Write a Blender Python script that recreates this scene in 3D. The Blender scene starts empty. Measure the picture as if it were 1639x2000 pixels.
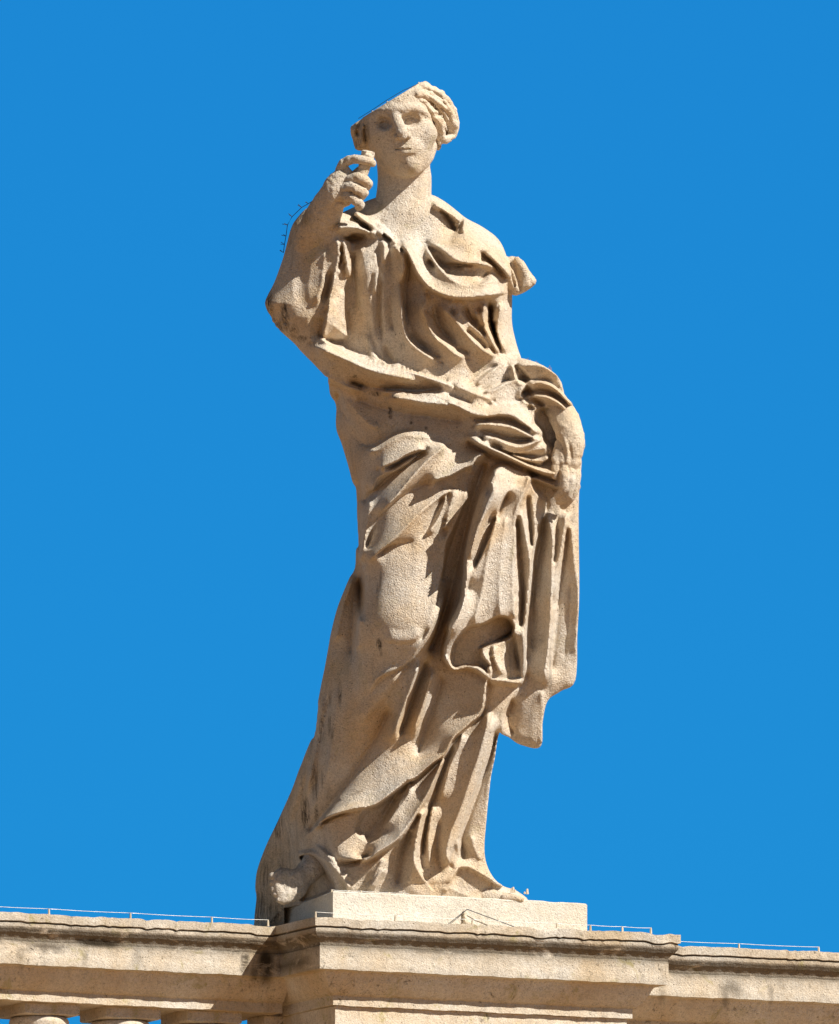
import bpy, math, random
import numpy as np
import openvdb
from mathutils import Vector, Matrix

sc = bpy.context.scene
R_ = math.radians
# ------------------------------------------------------------------ camera
EL = R_(6.5)                       # the camera looks up by this much
CE, SE = math.cos(EL), math.sin(EL)
FWD = np.array((0.0, CE, SE)); UPV = np.array((0.0, -SE, CE)); RGT = np.array((1.0, 0, 0))
DIST = 140.0
CEN = UPV * (745 / 500.0)          # the picture centre on the statue's axis
cam_d = bpy.data.cameras.new('camera'); cam = bpy.data.objects.new('camera', cam_d)
sc.collection.objects.link(cam)
cam.location = CEN - FWD * DIST
cam.rotation_euler = (math.pi / 2 + EL, 0, 0)
cam_d.sensor_fit = 'VERTICAL'; cam_d.sensor_height = 36
cam_d.lens = 36 * DIST / 4.0
cam_d.clip_start = 1; cam_d.clip_end = 20000
sc.camera = cam
# ------------------------------------------------------------------ light
SUN_AZ, SUN_EL = R_(59), R_(40)    # azimuth measured to the right of the axis towards the camera
sun_dir = Vector((math.sin(SUN_AZ) * math.cos(SUN_EL), -math.cos(SUN_AZ) * math.cos(SUN_EL), math.sin(SUN_EL)))
w = bpy.data.worlds.new('World'); sc.world = w; w.use_nodes = True
nt = w.node_tree; nt.nodes.clear()
sky = nt.nodes.new('ShaderNodeTexSky'); sky.sky_type = 'NISHITA'; sky.sun_disc = False
sky.sun_elevation = SUN_EL
sky.sun_rotation = math.atan2(sun_dir.x, sun_dir.y)
sky.air_density = 1.0; sky.dust_density = 0.0; sky.ozone_density = 3.0; sky.altitude = 60
# clear deep blue low down, where the picture looks; the unseen dome above is greyed and dimmed to keep the fill warm
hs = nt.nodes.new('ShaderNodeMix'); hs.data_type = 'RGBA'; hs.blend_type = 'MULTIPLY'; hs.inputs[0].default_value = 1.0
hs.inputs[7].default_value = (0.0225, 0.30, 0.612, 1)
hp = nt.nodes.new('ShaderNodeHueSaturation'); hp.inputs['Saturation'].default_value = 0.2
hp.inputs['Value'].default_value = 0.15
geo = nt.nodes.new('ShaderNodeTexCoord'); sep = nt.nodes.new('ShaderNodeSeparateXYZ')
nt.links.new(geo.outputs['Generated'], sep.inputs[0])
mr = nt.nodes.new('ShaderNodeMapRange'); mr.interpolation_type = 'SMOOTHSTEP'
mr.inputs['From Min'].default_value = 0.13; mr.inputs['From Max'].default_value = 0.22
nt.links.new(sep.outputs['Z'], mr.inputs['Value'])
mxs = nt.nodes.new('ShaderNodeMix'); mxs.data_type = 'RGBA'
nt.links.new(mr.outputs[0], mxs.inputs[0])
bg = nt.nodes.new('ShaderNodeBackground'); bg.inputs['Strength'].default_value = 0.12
wo = nt.nodes.new('ShaderNodeOutputWorld')
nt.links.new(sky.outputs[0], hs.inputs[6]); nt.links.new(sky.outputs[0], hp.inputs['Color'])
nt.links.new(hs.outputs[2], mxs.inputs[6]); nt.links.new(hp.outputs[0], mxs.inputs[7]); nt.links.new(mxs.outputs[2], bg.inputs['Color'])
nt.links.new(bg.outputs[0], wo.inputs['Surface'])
sl = bpy.data.lights.new('sun', 'SUN'); sl.energy = 5.0; sl.angle = R_(0.5); sl.color = (1.0, 0.96, 0.89)
so = bpy.data.objects.new('sun', sl); sc.collection.objects.link(so)
so.rotation_euler = (-sun_dir).to_track_quat('-Z', 'Y').to_euler()
so.location = (20, -20, 30)
sc.view_settings.view_transform = 'Standard'; sc.view_settings.look = 'None'
sc.view_settings.exposure = 0.46; sc.view_settings.gamma = 1.0
sc.view_settings.use_curve_mapping = False
sc.cycles.max_bounces = 10; sc.cycles.diffuse_bounces = 8

# ------------------------------------------------------------------ frame helpers
def W(px, py, d=0.0):
    """a point of the statue's own sculpting frame (500 units = 1 m, d towards the viewer) in metres"""
    return (RGT * ((px - 819.5) / 500.0) + UPV * ((1745.0 - py) / 500.0) - FWD * (d / 500.0))
def W_arr(p):
    return ((p[:, 0:1] - 819.5) / 500.0) * RGT + ((1745.0 - p[:, 1:2]) / 500.0) * UPV - (p[:, 2:3] / 500.0) * FWD

# ------------------------------------------------------------------ materials
def new_mat(name):
    m = bpy.data.materials.new(name); m.use_nodes = True
    n = m.node_tree.nodes; n.clear()
    o = n.new('ShaderNodeOutputMaterial'); b = n.new('ShaderNodeBsdfPrincipled')
    m.node_tree.links.new(b.outputs[0], o.inputs['Surface'])
    return m, m.node_tree, b
class NB:
    def __init__(s, nt): s.nt = nt; s.n = nt.nodes; s.l = nt.links
    def __call__(s, t, **k):
        nd = s.n.new(t)
        for a, v in k.items(): setattr(nd, a, v)
        return nd
    def noise(s, vec, scale, detail=4, rough=0.55, dist=0.0):
        nd = s.n.new('ShaderNodeTexNoise'); nd.inputs['Scale'].default_value = scale
        nd.inputs['Detail'].default_value = detail; nd.inputs['Roughness'].default_value = rough
        nd.inputs['Distortion'].default_value = dist
        s.l.new(vec, nd.inputs['Vector']); return nd.outputs['Fac']
    def ramp(s, fac, stops):
        nd = s.n.new('ShaderNodeValToRGB'); s.l.new(fac, nd.inputs['Fac'])
        e = nd.color_ramp.elements
        while len(e) < len(stops): e.new(0.5)
        for k, (p, c) in enumerate(stops):
            e[k].position = p
            e[k].color = (c, c, c, 1) if isinstance(c, (int, float)) else (*c, 1)
        return nd.outputs['Color']
    def mix(s, fac, a, b, mode='MIX'):
        nd = s.n.new('ShaderNodeMix'); nd.data_type = 'RGBA'; nd.blend_type = mode
        for sock, v in ((nd.inputs[0], fac), (nd.inputs[6], a), (nd.inputs[7], b)):
            if isinstance(v, (int, float)): sock.default_value = v
            elif isinstance(v, tuple): sock.default_value = (*v, 1)
            else: s.l.new(v, sock)
        return nd.outputs[2]
    def math(s, op, a, b=0.0):
        nd = s.n.new('ShaderNodeMath'); nd.operation = op
        for sock, v in ((nd.inputs[0], a), (nd.inputs[1], b)):
            if isinstance(v, (int, float)): sock.default_value = v
            else: s.l.new(v, sock)
        return nd.outputs[0]
    def mapping(s, vec, scale):
        nd = s.n.new('ShaderNodeMapping'); nd.inputs['Scale'].default_value = scale
        s.l.new(vec, nd.inputs['Vector']); return nd.outputs[0]

def stone_mat(name, pale, warm, grey, dirt_lo=0.62, streak=0.35, bump=0.6, pit=0.65, attr=True, lichen=0.3, grain=1.0, stretch=(95, 95, 9), mottle=0.2, slo=0.42, shi=0.58, scol=(0.035, 0.03, 0.026)):
    m, nt, b = new_mat(name); N = NB(nt)
    tc = N('ShaderNodeTexCoord').outputs['Object']
    big = N.noise(tc, 3.2, 5, 0.6, 0.4)
    mid = N.noise(tc, 14, 5, 0.6)
    fine = N.noise(tc, 150, 3, 0.7)
    col = N.mix(N.ramp(big, [(0.36, 0.0), (0.66, 1.0)]), pale, warm)
    col = N.mix(N.ramp(mid, [(0.5, 0.0), (0.75, 0.55)]), col, grey)
    col = N.mix(N.ramp(fine, [(0.3, 0.55 * grain), (0.56, 0.0)]), col, tuple(c * 0.6 for c in warm))
    sp_ = N.noise(tc, 230, 2, 0.6); sp2 = N.noise(tc, 70, 4, 0.7)
    col = N.mix(1.0, col, N.ramp(sp_, [(0.28, 0.62), (0.44, 0.97), (0.70, 1.0)]), 'MULTIPLY')
    col = N.mix(1.0, col, N.ramp(sp2, [(0.30, 0.80), (0.5, 1.0), (0.72, 1.0)]), 'MULTIPLY')
    # vertical run-off streaks
    st = N.noise(N.mapping(tc, (24, 24, 2.2)), 1.0, 4, 0.6, 0.3)
    col = N.mix(N.math('MULTIPLY', N.ramp(st, [(0.56, 0.0), (0.74, 1.0)]), streak), col, tuple(c * 0.42 for c in grey))
    # yellow green lichen blotches
    if lichen > 0:
        li = N.noise(tc, 9, 8, 0.72, 0.8)
        col = N.mix(N.math('MULTIPLY', N.ramp(li, [(0.57, 0.0), (0.68, 1.0)]), lichen), col, (0.42, 0.36, 0.14))
    if mottle > 0:      # dark lichen specks in clusters
        mo = N.noise(tc, 46, 8, 0.78, 0.5); mc = N.noise(tc, 5.5, 4, 0.6)
        mf = N.math('MULTIPLY', N.ramp(mo, [(0.55, 0.0), (0.63, 1.0)]), N.ramp(mc, [(0.42, 0.1), (0.62, 1.0)]))
        col = N.mix(N.math('MULTIPLY', mf, mottle), col, (0.09, 0.075, 0.05))
    # pits
    vo = N('ShaderNodeTexVoronoi'); vo.inputs['Scale'].default_value = 60
    nt.links.new(tc, vo.inputs['Vector'])
    pm = N.noise(tc, 22, 3, 0.6)
    pits = N.math('MULTIPLY', N.ramp(vo.outputs['Distance'], [(0.10, 1.0), (0.2, 0.0)]), N.ramp(pm, [(0.5, 0.0), (0.62, 1.0)]))
    col = N.mix(N.math('MULTIPLY', pits, pit), col, (0.06, 0.045, 0.035))
    if attr:
        at = N('ShaderNodeAttribute', attribute_name='stain')
        sn = N.noise(N.mapping(tc, stretch), 1.0, 6, 0.7, 0.6)
        sf = N.math('MULTIPLY', at.outputs['Fac'], N.ramp(sn, [(slo, 0.08), (shi, 1.0)]))
        col = N.mix(sf, col, scol)
    nt.links.new(col, b.inputs['Base Color'])
    b.inputs['Roughness'].default_value = 0.92
    b.inputs['Specular IOR Level'].default_value = 0.15
    g1 = N.noise(tc, 165, 3, 0.65); g2 = N.noise(tc, 48, 3, 0.6)
    hgt = N.math('ADD', N.math('MULTIPLY', g1, 0.7), N.math('MULTIPLY', g2, 0.5))
    hgt = N.math('SUBTRACT', hgt, N.math('MULTIPLY', pits, 0.5))
    bp = N('ShaderNodeBump'); bp.inputs['Strength'].default_value = bump; bp.inputs['Distance'].default_value = 0.017
    nt.links.new(hgt, bp.inputs['Height']); nt.links.new(bp.outputs[0], b.inputs['Normal'])
    return m
PALE, WARM, GREY = (0.77, 0.705, 0.615), (0.75, 0.565, 0.365), (0.62, 0.55, 0.47)
M_STONE = stone_mat('weathered_stone', PALE, WARM, GREY, bump=0.8)
M_HAIR = stone_mat('weathered_stone_hair', PALE, WARM, GREY, bump=0.6, streak=0.3)

# ------------------------------------------------------------------ sculpting engine
VMAIN = 2.0
CAP = 70.0
def cr(pts, closed=False, step=6.0):
    """Catmull-Rom resampling of a polyline (any dimension)"""
    P = np.array(pts, float); n = len(P)
    if n == 2 and not closed:
        return P
    out = []
    rng = range(n) if closed else range(n - 1)
    for i in rng:
        if closed: p0, p1, p2, p3 = P[(i - 1) % n], P[i], P[(i + 1) % n], P[(i + 2) % n]
        else: p0, p1, p2, p3 = P[max(i - 1, 0)], P[i], P[i + 1], P[min(i + 2, n - 1)]
        k = max(1, int(np.linalg.norm((p2 - p1)[:2]) / step))
        for t in np.arange(k) / k:
            out.append(0.5 * (2 * p1 + (p2 - p0) * t + (2 * p0 - 5 * p1 + 4 * p2 - p3) * t * t + (3 * p1 - p0 - 3 * p2 + p3) * t ** 3))
    if not closed: out.append(P[-1])
    return np.array(out)
def poly_sdf(poly, gx, gy):
    """signed distance to a closed polygon, negative inside, on the grid gx x gy"""
    P = np.asarray(poly, float); X = gx[:, None]; Y = gy[None, :]
    d2 = np.full((len(gx), len(gy)), 1e9, np.float32); ins = np.zeros((len(gx), len(gy)), bool)
    for i in range(len(P)):
        a = P[i]; b = P[(i + 1) % len(P)]; e = b - a; L = e @ e
        if L < 1e-9: continue
        t = np.clip(((X - a[0]) * e[0] + (Y - a[1]) * e[1]) / L, 0, 1)
        d2 = np.minimum(d2, ((X - a[0] - t * e[0]) ** 2 + (Y - a[1] - t * e[1]) ** 2))
        if a[1] != b[1]:
            c = (a[1] > Y) != (b[1] > Y)
            ins ^= c & (X < (b[0] - a[0]) * (Y - a[1]) / (b[1] - a[1]) + a[0])
    d = np.sqrt(d2); return np.where(ins, -d, d).astype(np.float32)
def ss(t):
    t = np.clip(t, 0, 1); return t * t * (3 - 2 * t)
def smin(a, b, k):
    if k <= 0: return np.minimum(a, b)
    h = np.maximum(k - np.abs(a - b), 0) / k
    return np.minimum(a, b) - h * h * k * 0.25
def smax(a, b, k): return -smin(-a, -b, k)
class Sculpt:
    def __init__(s, x0, x1, y0, y1, d0, d1, V):
        s.V = V
        s.gx = np.arange(x0, x1 + V, V, dtype=np.float32); s.gy = np.arange(y0, y1 + V, V, dtype=np.float32)
        s.gd = np.arange(d0, d1 + V, V, dtype=np.float32)
        s.F = np.full((len(s.gx), len(s.gy), len(s.gd)), CAP, np.float32)
    def box(s, lo, hi):
        r = []
        for g, a, b in zip((s.gx, s.gy, s.gd), lo, hi):
            i = max(0, int(np.searchsorted(g, a))); j = min(len(g), int(np.searchsorted(g, b)) + 1)
            if j <= i: return None
            r.append(slice(i, j))
        return tuple(r)
    def _op(s, lo, hi, fn, k, cut):
        b = s.box(lo, hi)
        if b is None: return
        d = fn(s.gx[b[0]][:, None, None], s.gy[b[1]][None, :, None], s.gd[b[2]][None, None, :])
        s.F[b] = smax(s.F[b], -d, k) if cut else smin(s.F[b], d, k)
    def cap(s, p, q, r1, r2, k=8, cut=False, m=None):
        p = np.array(p, float); q = np.array(q, float); e = q - p; L = max(e @ e, 1e-6)
        mm = (m if m is not None else 45) + k; r = max(r1, r2) + mm
        def fn(X, Y, D):
            t = np.clip(((X - p[0]) * e[0] + (Y - p[1]) * e[1] + (D - p[2]) * e[2]) / L, 0, 1)
            return np.sqrt((X - p[0] - t * e[0]) ** 2 + (Y - p[1] - t * e[1]) ** 2 + (D - p[2] - t * e[2]) ** 2) - (r1 + (r2 - r1) * t)
        s._op(np.minimum(p, q) - r, np.maximum(p, q) + r, fn, k, cut)
    def chain(s, pts, rs, k=6, cut=False, m=None, smooth=True):
        P = np.array(pts, float)
        if np.isscalar(rs): rs = [rs] * len(P)
        Q = np.column_stack([P, np.array(rs, float)])
        if smooth: Q = cr(Q, step=max(4.0, 3 * s.V))
        lo = Q[:, :3].min(0) - Q[:, 3].max() - k - (m if m is not None else 45)
        hi = Q[:, :3].max(0) + Q[:, 3].max() + k + (m if m is not None else 45)
        def fn(X, Y, D):
            best = None
            for a, b in zip(Q[:-1], Q[1:]):
                e = (b - a)[:3]; L = max(e @ e, 1e-6)
                t = np.clip(((X - a[0]) * e[0] + (Y - a[1]) * e[1] + (D - a[2]) * e[2]) / L, 0, 1)
                d = np.sqrt((X - a[0] - t * e[0]) ** 2 + (Y - a[1] - t * e[1]) ** 2 + (D - a[2] - t * e[2]) ** 2) - (a[3] + (b[3] - a[3]) * t)
                best = d if best is None else np.minimum(best, d)
            return best
        s._op(lo, hi, fn, k, cut)
    def ell(s, c, r, k=8, cut=False, roll=0.0, yaw=0.0, m=45):
        c = np.array(c, float); r = np.array(r, float); R = r.max() + m + k
        cr_, sr_ = math.cos(roll), math.sin(roll); cy, sy = math.cos(yaw), math.sin(yaw)
        def fn(X, Y, D):
            x, y, z = X - c[0], Y - c[1], D - c[2]
            x, y = x * cr_ + y * sr_, -x * sr_ + y * cr_
            x, z = x * cy + z * sy, -x * sy + z * cy
            k0 = np.sqrt((x / r[0]) ** 2 + (y / r[1]) ** 2 + (z / r[2]) ** 2)
            k1 = np.sqrt((x / r[0] ** 2) ** 2 + (y / r[1] ** 2) ** 2 + (z / r[2] ** 2) ** 2)
            return k0 * (k0 - 1) / np.maximum(k1, 1e-6)
        s._op(c - R, c + R, fn, k, cut)
    def layer(s, poly, d0, T, Rr, k=10, closed_smooth=True, box=False):
        """a rounded slab with the outline poly: mid-depth d0, half thickness T, edge rounding Rr (numbers or functions of py)"""
        P = cr(poly, True) if closed_smooth else np.array(poly, float)
        lo = P.min(0) - 60; hi = P.max(0) + 60
        i = slice(*[int(v) for v in (np.searchsorted(s.gx, lo[0]), np.searchsorted(s.gx, hi[0]))])
        j = slice(*[int(v) for v in (np.searchsorted(s.gy, lo[1]), np.searchsorted(s.gy, hi[1]))])
        sd = poly_sdf(P, s.gx[i], s.gy[j])
        f = lambda v: (v(s.gx[i][:, None], s.gy[j][None, :]) if callable(v) else np.full(sd.shape, v, np.float32)).astype(np.float32)
        dd, TT, RR = f(d0), f(T), f(Rr)
        for q in range(sd.shape[0]):      # slab by slab to save memory
            zz = s.gd[None, :] - dd[q][:, None]
            if box:
                qa = (sd[q] + RR[q])[:, None]; qb = np.abs(zz) - (TT[q] - RR[q])[:, None]
                g = np.minimum(np.maximum(qa, qb), 0) + np.sqrt(np.maximum(qa, 0) ** 2 + np.maximum(qb, 0) ** 2) - RR[q][:, None]
            else:
                a = np.maximum(sd[q] + RR[q], 0)[:, None]; z = zz * (RR[q] / TT[q])[:, None]
                g = np.sqrt(a * a + z * z) - RR[q][:, None]
            s.F[i.start + q, j, :] = smin(s.F[i.start + q, j, :], g, k)
        return sd
    def front(s, px, py):
        i = int(round((px - s.gx[0]) / s.V)); j = int(round((py - s.gy[0]) / s.V))
        col = s.F[min(max(i, 0), len(s.gx) - 1), min(max(j, 0), len(s.gy) - 1)]
        n = np.nonzero(col < 0)[0]
        return float(s.gd[n[-1]]) if len(n) else float('nan')
    def snap(s, pts, off=0.0, sm=3):
        d = np.array([s.front(x, y) for x, y in pts]); ok = ~np.isnan(d)
        idx = np.arange(len(d)); d = np.interp(idx, idx[ok], d[ok]) if ok.any() else np.zeros(len(d))
        return [(x, y, v + off) for (x, y), v in zip(pts, d)]
    def relief(s, h, dlo, dhi):
        wgt = ss((s.gd - dlo) / (dhi - dlo))[None, :]
        for q in range(len(s.gx)):
            if np.abs(h[q]).max() > 0.05: s.F[q] -= h[q][:, None] * wgt
    def plane(s, n, c, k=0):
        """remove the part where n.p > c"""
        for q in range(len(s.gx)):
            d = n[0] * s.gx[q] + n[1] * s.gy[:, None] + n[2] * s.gd[None, :] - c
            s.F[q] = smax(s.F[q], d.astype(np.float32), k)
    def mesh(s):
        A = np.clip(s.F, -4 * s.V, 4 * s.V)
        A[0] = A[-1] = 4 * s.V; A[:, 0] = A[:, -1] = 4 * s.V; A[:, :, 0] = A[:, :, -1] = 4 * s.V
        g = openvdb.FloatGrid(background=4 * s.V)
        g.copyFromArray(np.ascontiguousarray(A), tolerance=0.0)
        p, q = g.convertToQuads(isovalue=0.0)
        p = np.asarray(p, np.float64) * s.V + np.array([s.gx[0], s.gy[0], s.gd[0]])
        return p, np.asarray(q, np.int64)

class Relief:
    """height map over the front of a Sculpt, built of fold strokes and patches"""
    def __init__(s, sculpt):
        s.s = sculpt; s.gx, s.gy = sculpt.gx, sculpt.gy
        s.h = np.zeros((len(s.gx), len(s.gy)), np.float32); s.lines = []
    def _dist(s, P, mrg):
        lo = P.min(0) - mrg; hi = P.max(0) + mrg
        i = slice(int(np.searchsorted(s.gx, lo[0])), int(np.searchsorted(s.gx, hi[0])))
        j = slice(int(np.searchsorted(s.gy, lo[1])), int(np.searchsorted(s.gy, hi[1])))
        X = s.gx[i][:, None]; Y = s.gy[j][None, :]
        if X.size == 0 or Y.size == 0: return None
        best = np.full((X.shape[0], Y.shape[1]), 1e9); side = np.zeros_like(best); tt = np.zeros_like(best)
        seg = np.linalg.norm(np.diff(P, axis=0), axis=1); acc = np.concatenate([[0], np.cumsum(seg)]); tot = acc[-1]
        for q in range(len(P) - 1):
            a, b = P[q], P[q + 1]; e = b - a; L = max(e @ e, 1e-9)
            t = np.clip(((X - a[0]) * e[0] + (Y - a[1]) * e[1]) / L, 0, 1)
            dx = X - a[0] - t * e[0]; dy = Y - a[1] - t * e[1]; d = dx * dx + dy * dy
            m = d < best
            best = np.where(m, d, best)
            side = np.where(m, (X - a[0]) * e[1] - (Y - a[1]) * e[0], side)
            tt = np.where(m, (acc[q] + t * seg[q]) / tot, tt)
        return i, j, np.sqrt(best), side, tt
    def stroke(s, pts, wp, wn, h, sharp=1.5, ta=0.22, tb=0.22, deep=False):
        """fold along pts. going down the picture wp is the width on its right, going right the width above it.
        Broad soft swellings are added as they are; crests and valleys become lines between which the cloth is stretched (see solve)"""
        if h < 0 and not deep: ta, tb = max(ta, min(.42, ta * 1.7)), max(tb, min(.42, tb * 1.7))
        P = cr(pts, step=2.0)
        soft = (h > 0 and sharp == 2) or (h < 0 and not deep and min(wp, wn) >= 12 and h > -10)
        if not soft:
            seg = np.linalg.norm(np.diff(P, axis=0), axis=1); acc = np.concatenate([[0], np.cumsum(seg)]); tot = acc[-1]
            u = np.arange(0, tot, s.s.V * 0.4); C = np.column_stack([np.interp(u, acc, P[:, k]) for k in (0, 1)])
            T = np.gradient(C, axis=0); T /= np.maximum(np.linalg.norm(T, axis=1, keepdims=True), 1e-9)
            Nr = np.column_stack([T[:, 1], -T[:, 0]])       # towards the wp side
            f = u / tot; tp = np.ones_like(f)
            if ta > 0: tp = tp * ss(f / ta)
            if tb > 0: tp = tp * ss((1 - f) / tb)
            fade = np.clip(np.minimum(f, 1 - f) * tot / (26.0 if deep else 8.0), 0.0, 1.0) ** 2 * 0.98 + 0.02
            if not deep: fade = np.minimum(fade, tp * tp * 0.98 + 0.02)
            s.lines.append((C, h * tp if not deep else h + 0 * tp, 2.0 * fade))
            for sg, wd in ((1, wp), (-1, wn)):
                if wd <= 13 and not deep: s.lines.append((C + sg * wd * Nr, np.where(tp > 0.3, 0.06 * h * tp, np.nan), 0.5 + 0 * tp))
            return
        r = s._dist(P[::3] if len(P) > 9 else P, max(wp, wn) + 3)
        if r is None: return
        i, j, d, side, tt = r
        t = np.clip(d / np.where(side > 0, wp, wn), 0, 1)
        tp = np.ones_like(tt)
        if ta > 0: tp = tp * ss(tt / ta)
        if tb > 0: tp = tp * ss((1 - tt) / tb)
        s.h[i, j] += (h * (1 - t * t) ** 2 * tp).astype(np.float32)
    def solve(s, reach=42.0, gain=1.0):
        """stretch the surface between all crest and valley lines (a screened membrane)"""
        V = s.s.V; nx, ny = len(s.gx), len(s.gy)
        val = np.zeros((nx, ny)); wgt = np.zeros((nx, ny))
        near = None
        for C, hv, w in sorted(s.lines, key=lambda l: -l[2].max()):
            i = np.rint((C[:, 0] - s.gx[0]) / V).astype(int); j = np.rint((C[:, 1] - s.gy[0]) / V).astype(int)
            ok = (i >= 0) & (i < nx) & (j >= 0) & (j < ny) & ~np.isnan(hv)
            if w.max() < 1:          # the foot lines of steep folds give way to other folds
                if near is None:
                    near = wgt > 0
                    for _ in range(2):
                        p = np.pad(near, 1); near = p[2:, 1:-1] | p[:-2, 1:-1] | p[1:-1, 2:] | p[1:-1, :-2] | near
                ok[ok] &= ~near[i[ok], j[ok]]
            ww = w * (1.0 + 0.15 * np.abs(np.nan_to_num(hv))) * 0.7
            fi, fj = (C[:, 0] - s.gx[0]) / V, (C[:, 1] - s.gy[0]) / V; i0, j0 = np.floor(fi).astype(int), np.floor(fj).astype(int)
            ok &= (i0 >= 0) & (i0 < nx - 1) & (j0 >= 0) & (j0 < ny - 1); hz = np.nan_to_num(hv)
            for a in (0, 1):
                for b in (0, 1):
                    bw = ww * np.abs(1 - a - (fi - i0)) * np.abs(1 - b - (fj - j0))
                    np.add.at(val, (i0[ok] + a, j0[ok] + b), (bw * hz)[ok]); np.add.at(wgt, (i0[ok] + a, j0[ok] + b), bw[ok])
        has = wgt > 0; val[has] /= wgt[has]
        lv = [(val, wgt * 9.0)]
        while min(lv[-1][0].shape) > 24:
            v, f = lv[-1]; a, b = v.shape[0] // 2 * 2, v.shape[1] // 2 * 2
            v, f = v[:a, :b], f[:a, :b]
            n = f.reshape(a // 2, 2, b // 2, 2).sum((1, 3)); m = (v * f).reshape(a // 2, 2, b // 2, 2).sum((1, 3))
            lv.append((np.where(n > 0, m / np.maximum(n, 1e-9), 0), n))
        x = None
        for L in range(len(lv) - 1, -1, -1):
            v, f = lv[L]
            if x is None: x = v.copy()
            else:
                x = np.repeat(np.repeat(x, 2, 0), 2, 1)
                x = np.pad(x, ((0, max(0, v.shape[0] - x.shape[0])), (0, max(0, v.shape[1] - x.shape[1]))), mode='edge')[:v.shape[0], :v.shape[1]]
            k = 1.0 / (4 + (V * 2 ** L / reach) ** 2 + f); fv = f * v
            for _ in range(60 if L else 140):
                p = np.pad(x, 1, mode='edge')
                x = (p[2:, 1:-1] + p[:-2, 1:-1] + p[1:-1, 2:] + p[1:-1, :-2] + fv) * k
        p = np.pad(x, 1, mode='edge')
        x = 0.5 * x + 0.125 * (p[2:, 1:-1] + p[:-2, 1:-1] + p[1:-1, 2:] + p[1:-1, :-2])
        s.h += (gain * x).astype(np.float32)
    def patch(s, poly, h, edge, smooth=True, grad=None):
        P = cr(poly, True) if smooth else np.array(poly, float)
        lo = P.min(0) - edge - 4; hi = P.max(0) + edge + 4
        i = slice(int(np.searchsorted(s.gx, lo[0])), int(np.searchsorted(s.gx, hi[0])))
        j = slice(int(np.searchsorted(s.gy, lo[1])), int(np.searchsorted(s.gy, hi[1])))
        sd = poly_sdf(P, s.gx[i], s.gy[j])
        v = h * ss(0.5 - sd / edge)
        s.h[i, j] += v.astype(np.float32)
    def sharpen(s, rad, k):
        n = max(1, int(rad / s.s.V)); b = s.h.copy()
        for _ in range(2):
            for ax in (0, 1):
                p = np.pad(b, [(n + 1, n) if a == ax else (0, 0) for a in (0, 1)], mode='edge')
                c = np.cumsum(p, axis=ax, dtype=np.float64); m = 2 * n + 1
                b = ((np.take(c, range(m, c.shape[ax]), axis=ax) - np.take(c, range(0, c.shape[ax] - m), axis=ax)) / m).astype(np.float32)
        s.h += k * np.clip(s.h - b, -14, 14)
    def noise(s, amp, cell, seed):
        rg = np.random.default_rng(seed)
        nx, ny = int(len(s.gx) * s.s.V / cell) + 4, int(len(s.gy) * s.s.V / cell) + 4
        g = rg.standard_normal((nx, ny))
        u = (s.gx - s.gx[0]) / cell; v = (s.gy - s.gy[0]) / cell
        iu, iv = u.astype(int), v.astype(int); fu, fv = ss(u - iu)[:, None], ss(v - iv)[None, :]
        a = g[np.ix_(iu, iv)]; b = g[np.ix_(iu + 1, iv)]; c = g[np.ix_(iu, iv + 1)]; e = g[np.ix_(iu + 1, iv + 1)]
        s.h += (amp * ((a * (1 - fu) + b * fu) * (1 - fv) + (c * (1 - fu) + e * fu) * fv)).astype(np.float32)

def zoomer(x0, y0, sx):
    def f(txt):
        v = [float(t) for t in txt.replace(',', ' ').split()]
        return [(x0 + v[k] / sx, y0 + v[k + 1] / sx) for k in range(0, len(v), 2)]
    return f
zA = zoomer(500, 380, 5.88); zB = zoomer(740, 380, 5.122); zC = zoomer(620, 640, 5.854); zD = zoomer(860, 680, 5.463)
zE = zoomer(660, 880, 4.762); zF = zoomer(840, 880, 4.168); zG = zoomer(490, 1300, 4.0); zH = zoomer(760, 1280, 4.0)
z2 = zoomer(660, 150, 6.304); zP = zoomer(0, 0, 1.0)

def link_mesh(name, co, quads, mat, parent=None, smooth=True, attr=None):
    me = bpy.data.meshes.new(name)
    me.vertices.add(len(co)); me.vertices.foreach_set('co', np.ascontiguousarray(co, np.float32).ravel())
    nq = len(quads)
    me.loops.add(nq * 4); me.loops.foreach_set('vertex_index', np.ascontiguousarray(quads, np.int32).ravel())
    me.polygons.add(nq); me.polygons.foreach_set('loop_start', np.arange(0, nq * 4, 4, dtype=np.int32))
    me.polygons.foreach_set('loop_total', np.full(nq, 4, np.int32))
    me.update(calc_edges=True)
    me.polygons.foreach_set('use_smooth', np.full(nq, bool(smooth)))
    if attr is not None:
        a = me.attributes.new('stain', 'FLOAT', 'POINT'); a.data.foreach_set('value', np.ascontiguousarray(attr, np.float32))
    me.materials.append(mat)
    o = bpy.data.objects.new(name, me); sc.collection.objects.link(o)
    if parent is not None: o.parent = parent
    return o
def vnormals(co, q):
    n = np.cross(co[q[:, 2]] - co[q[:, 0]], co[q[:, 3]] - co[q[:, 1]])
    vn = np.zeros_like(co)
    for k in range(4):
        for c in range(3): vn[:, c] += np.bincount(q[:, k], n[:, c], len(co))
    return vn / np.maximum(np.linalg.norm(vn, axis=1, keepdims=True), 1e-12)
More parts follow.
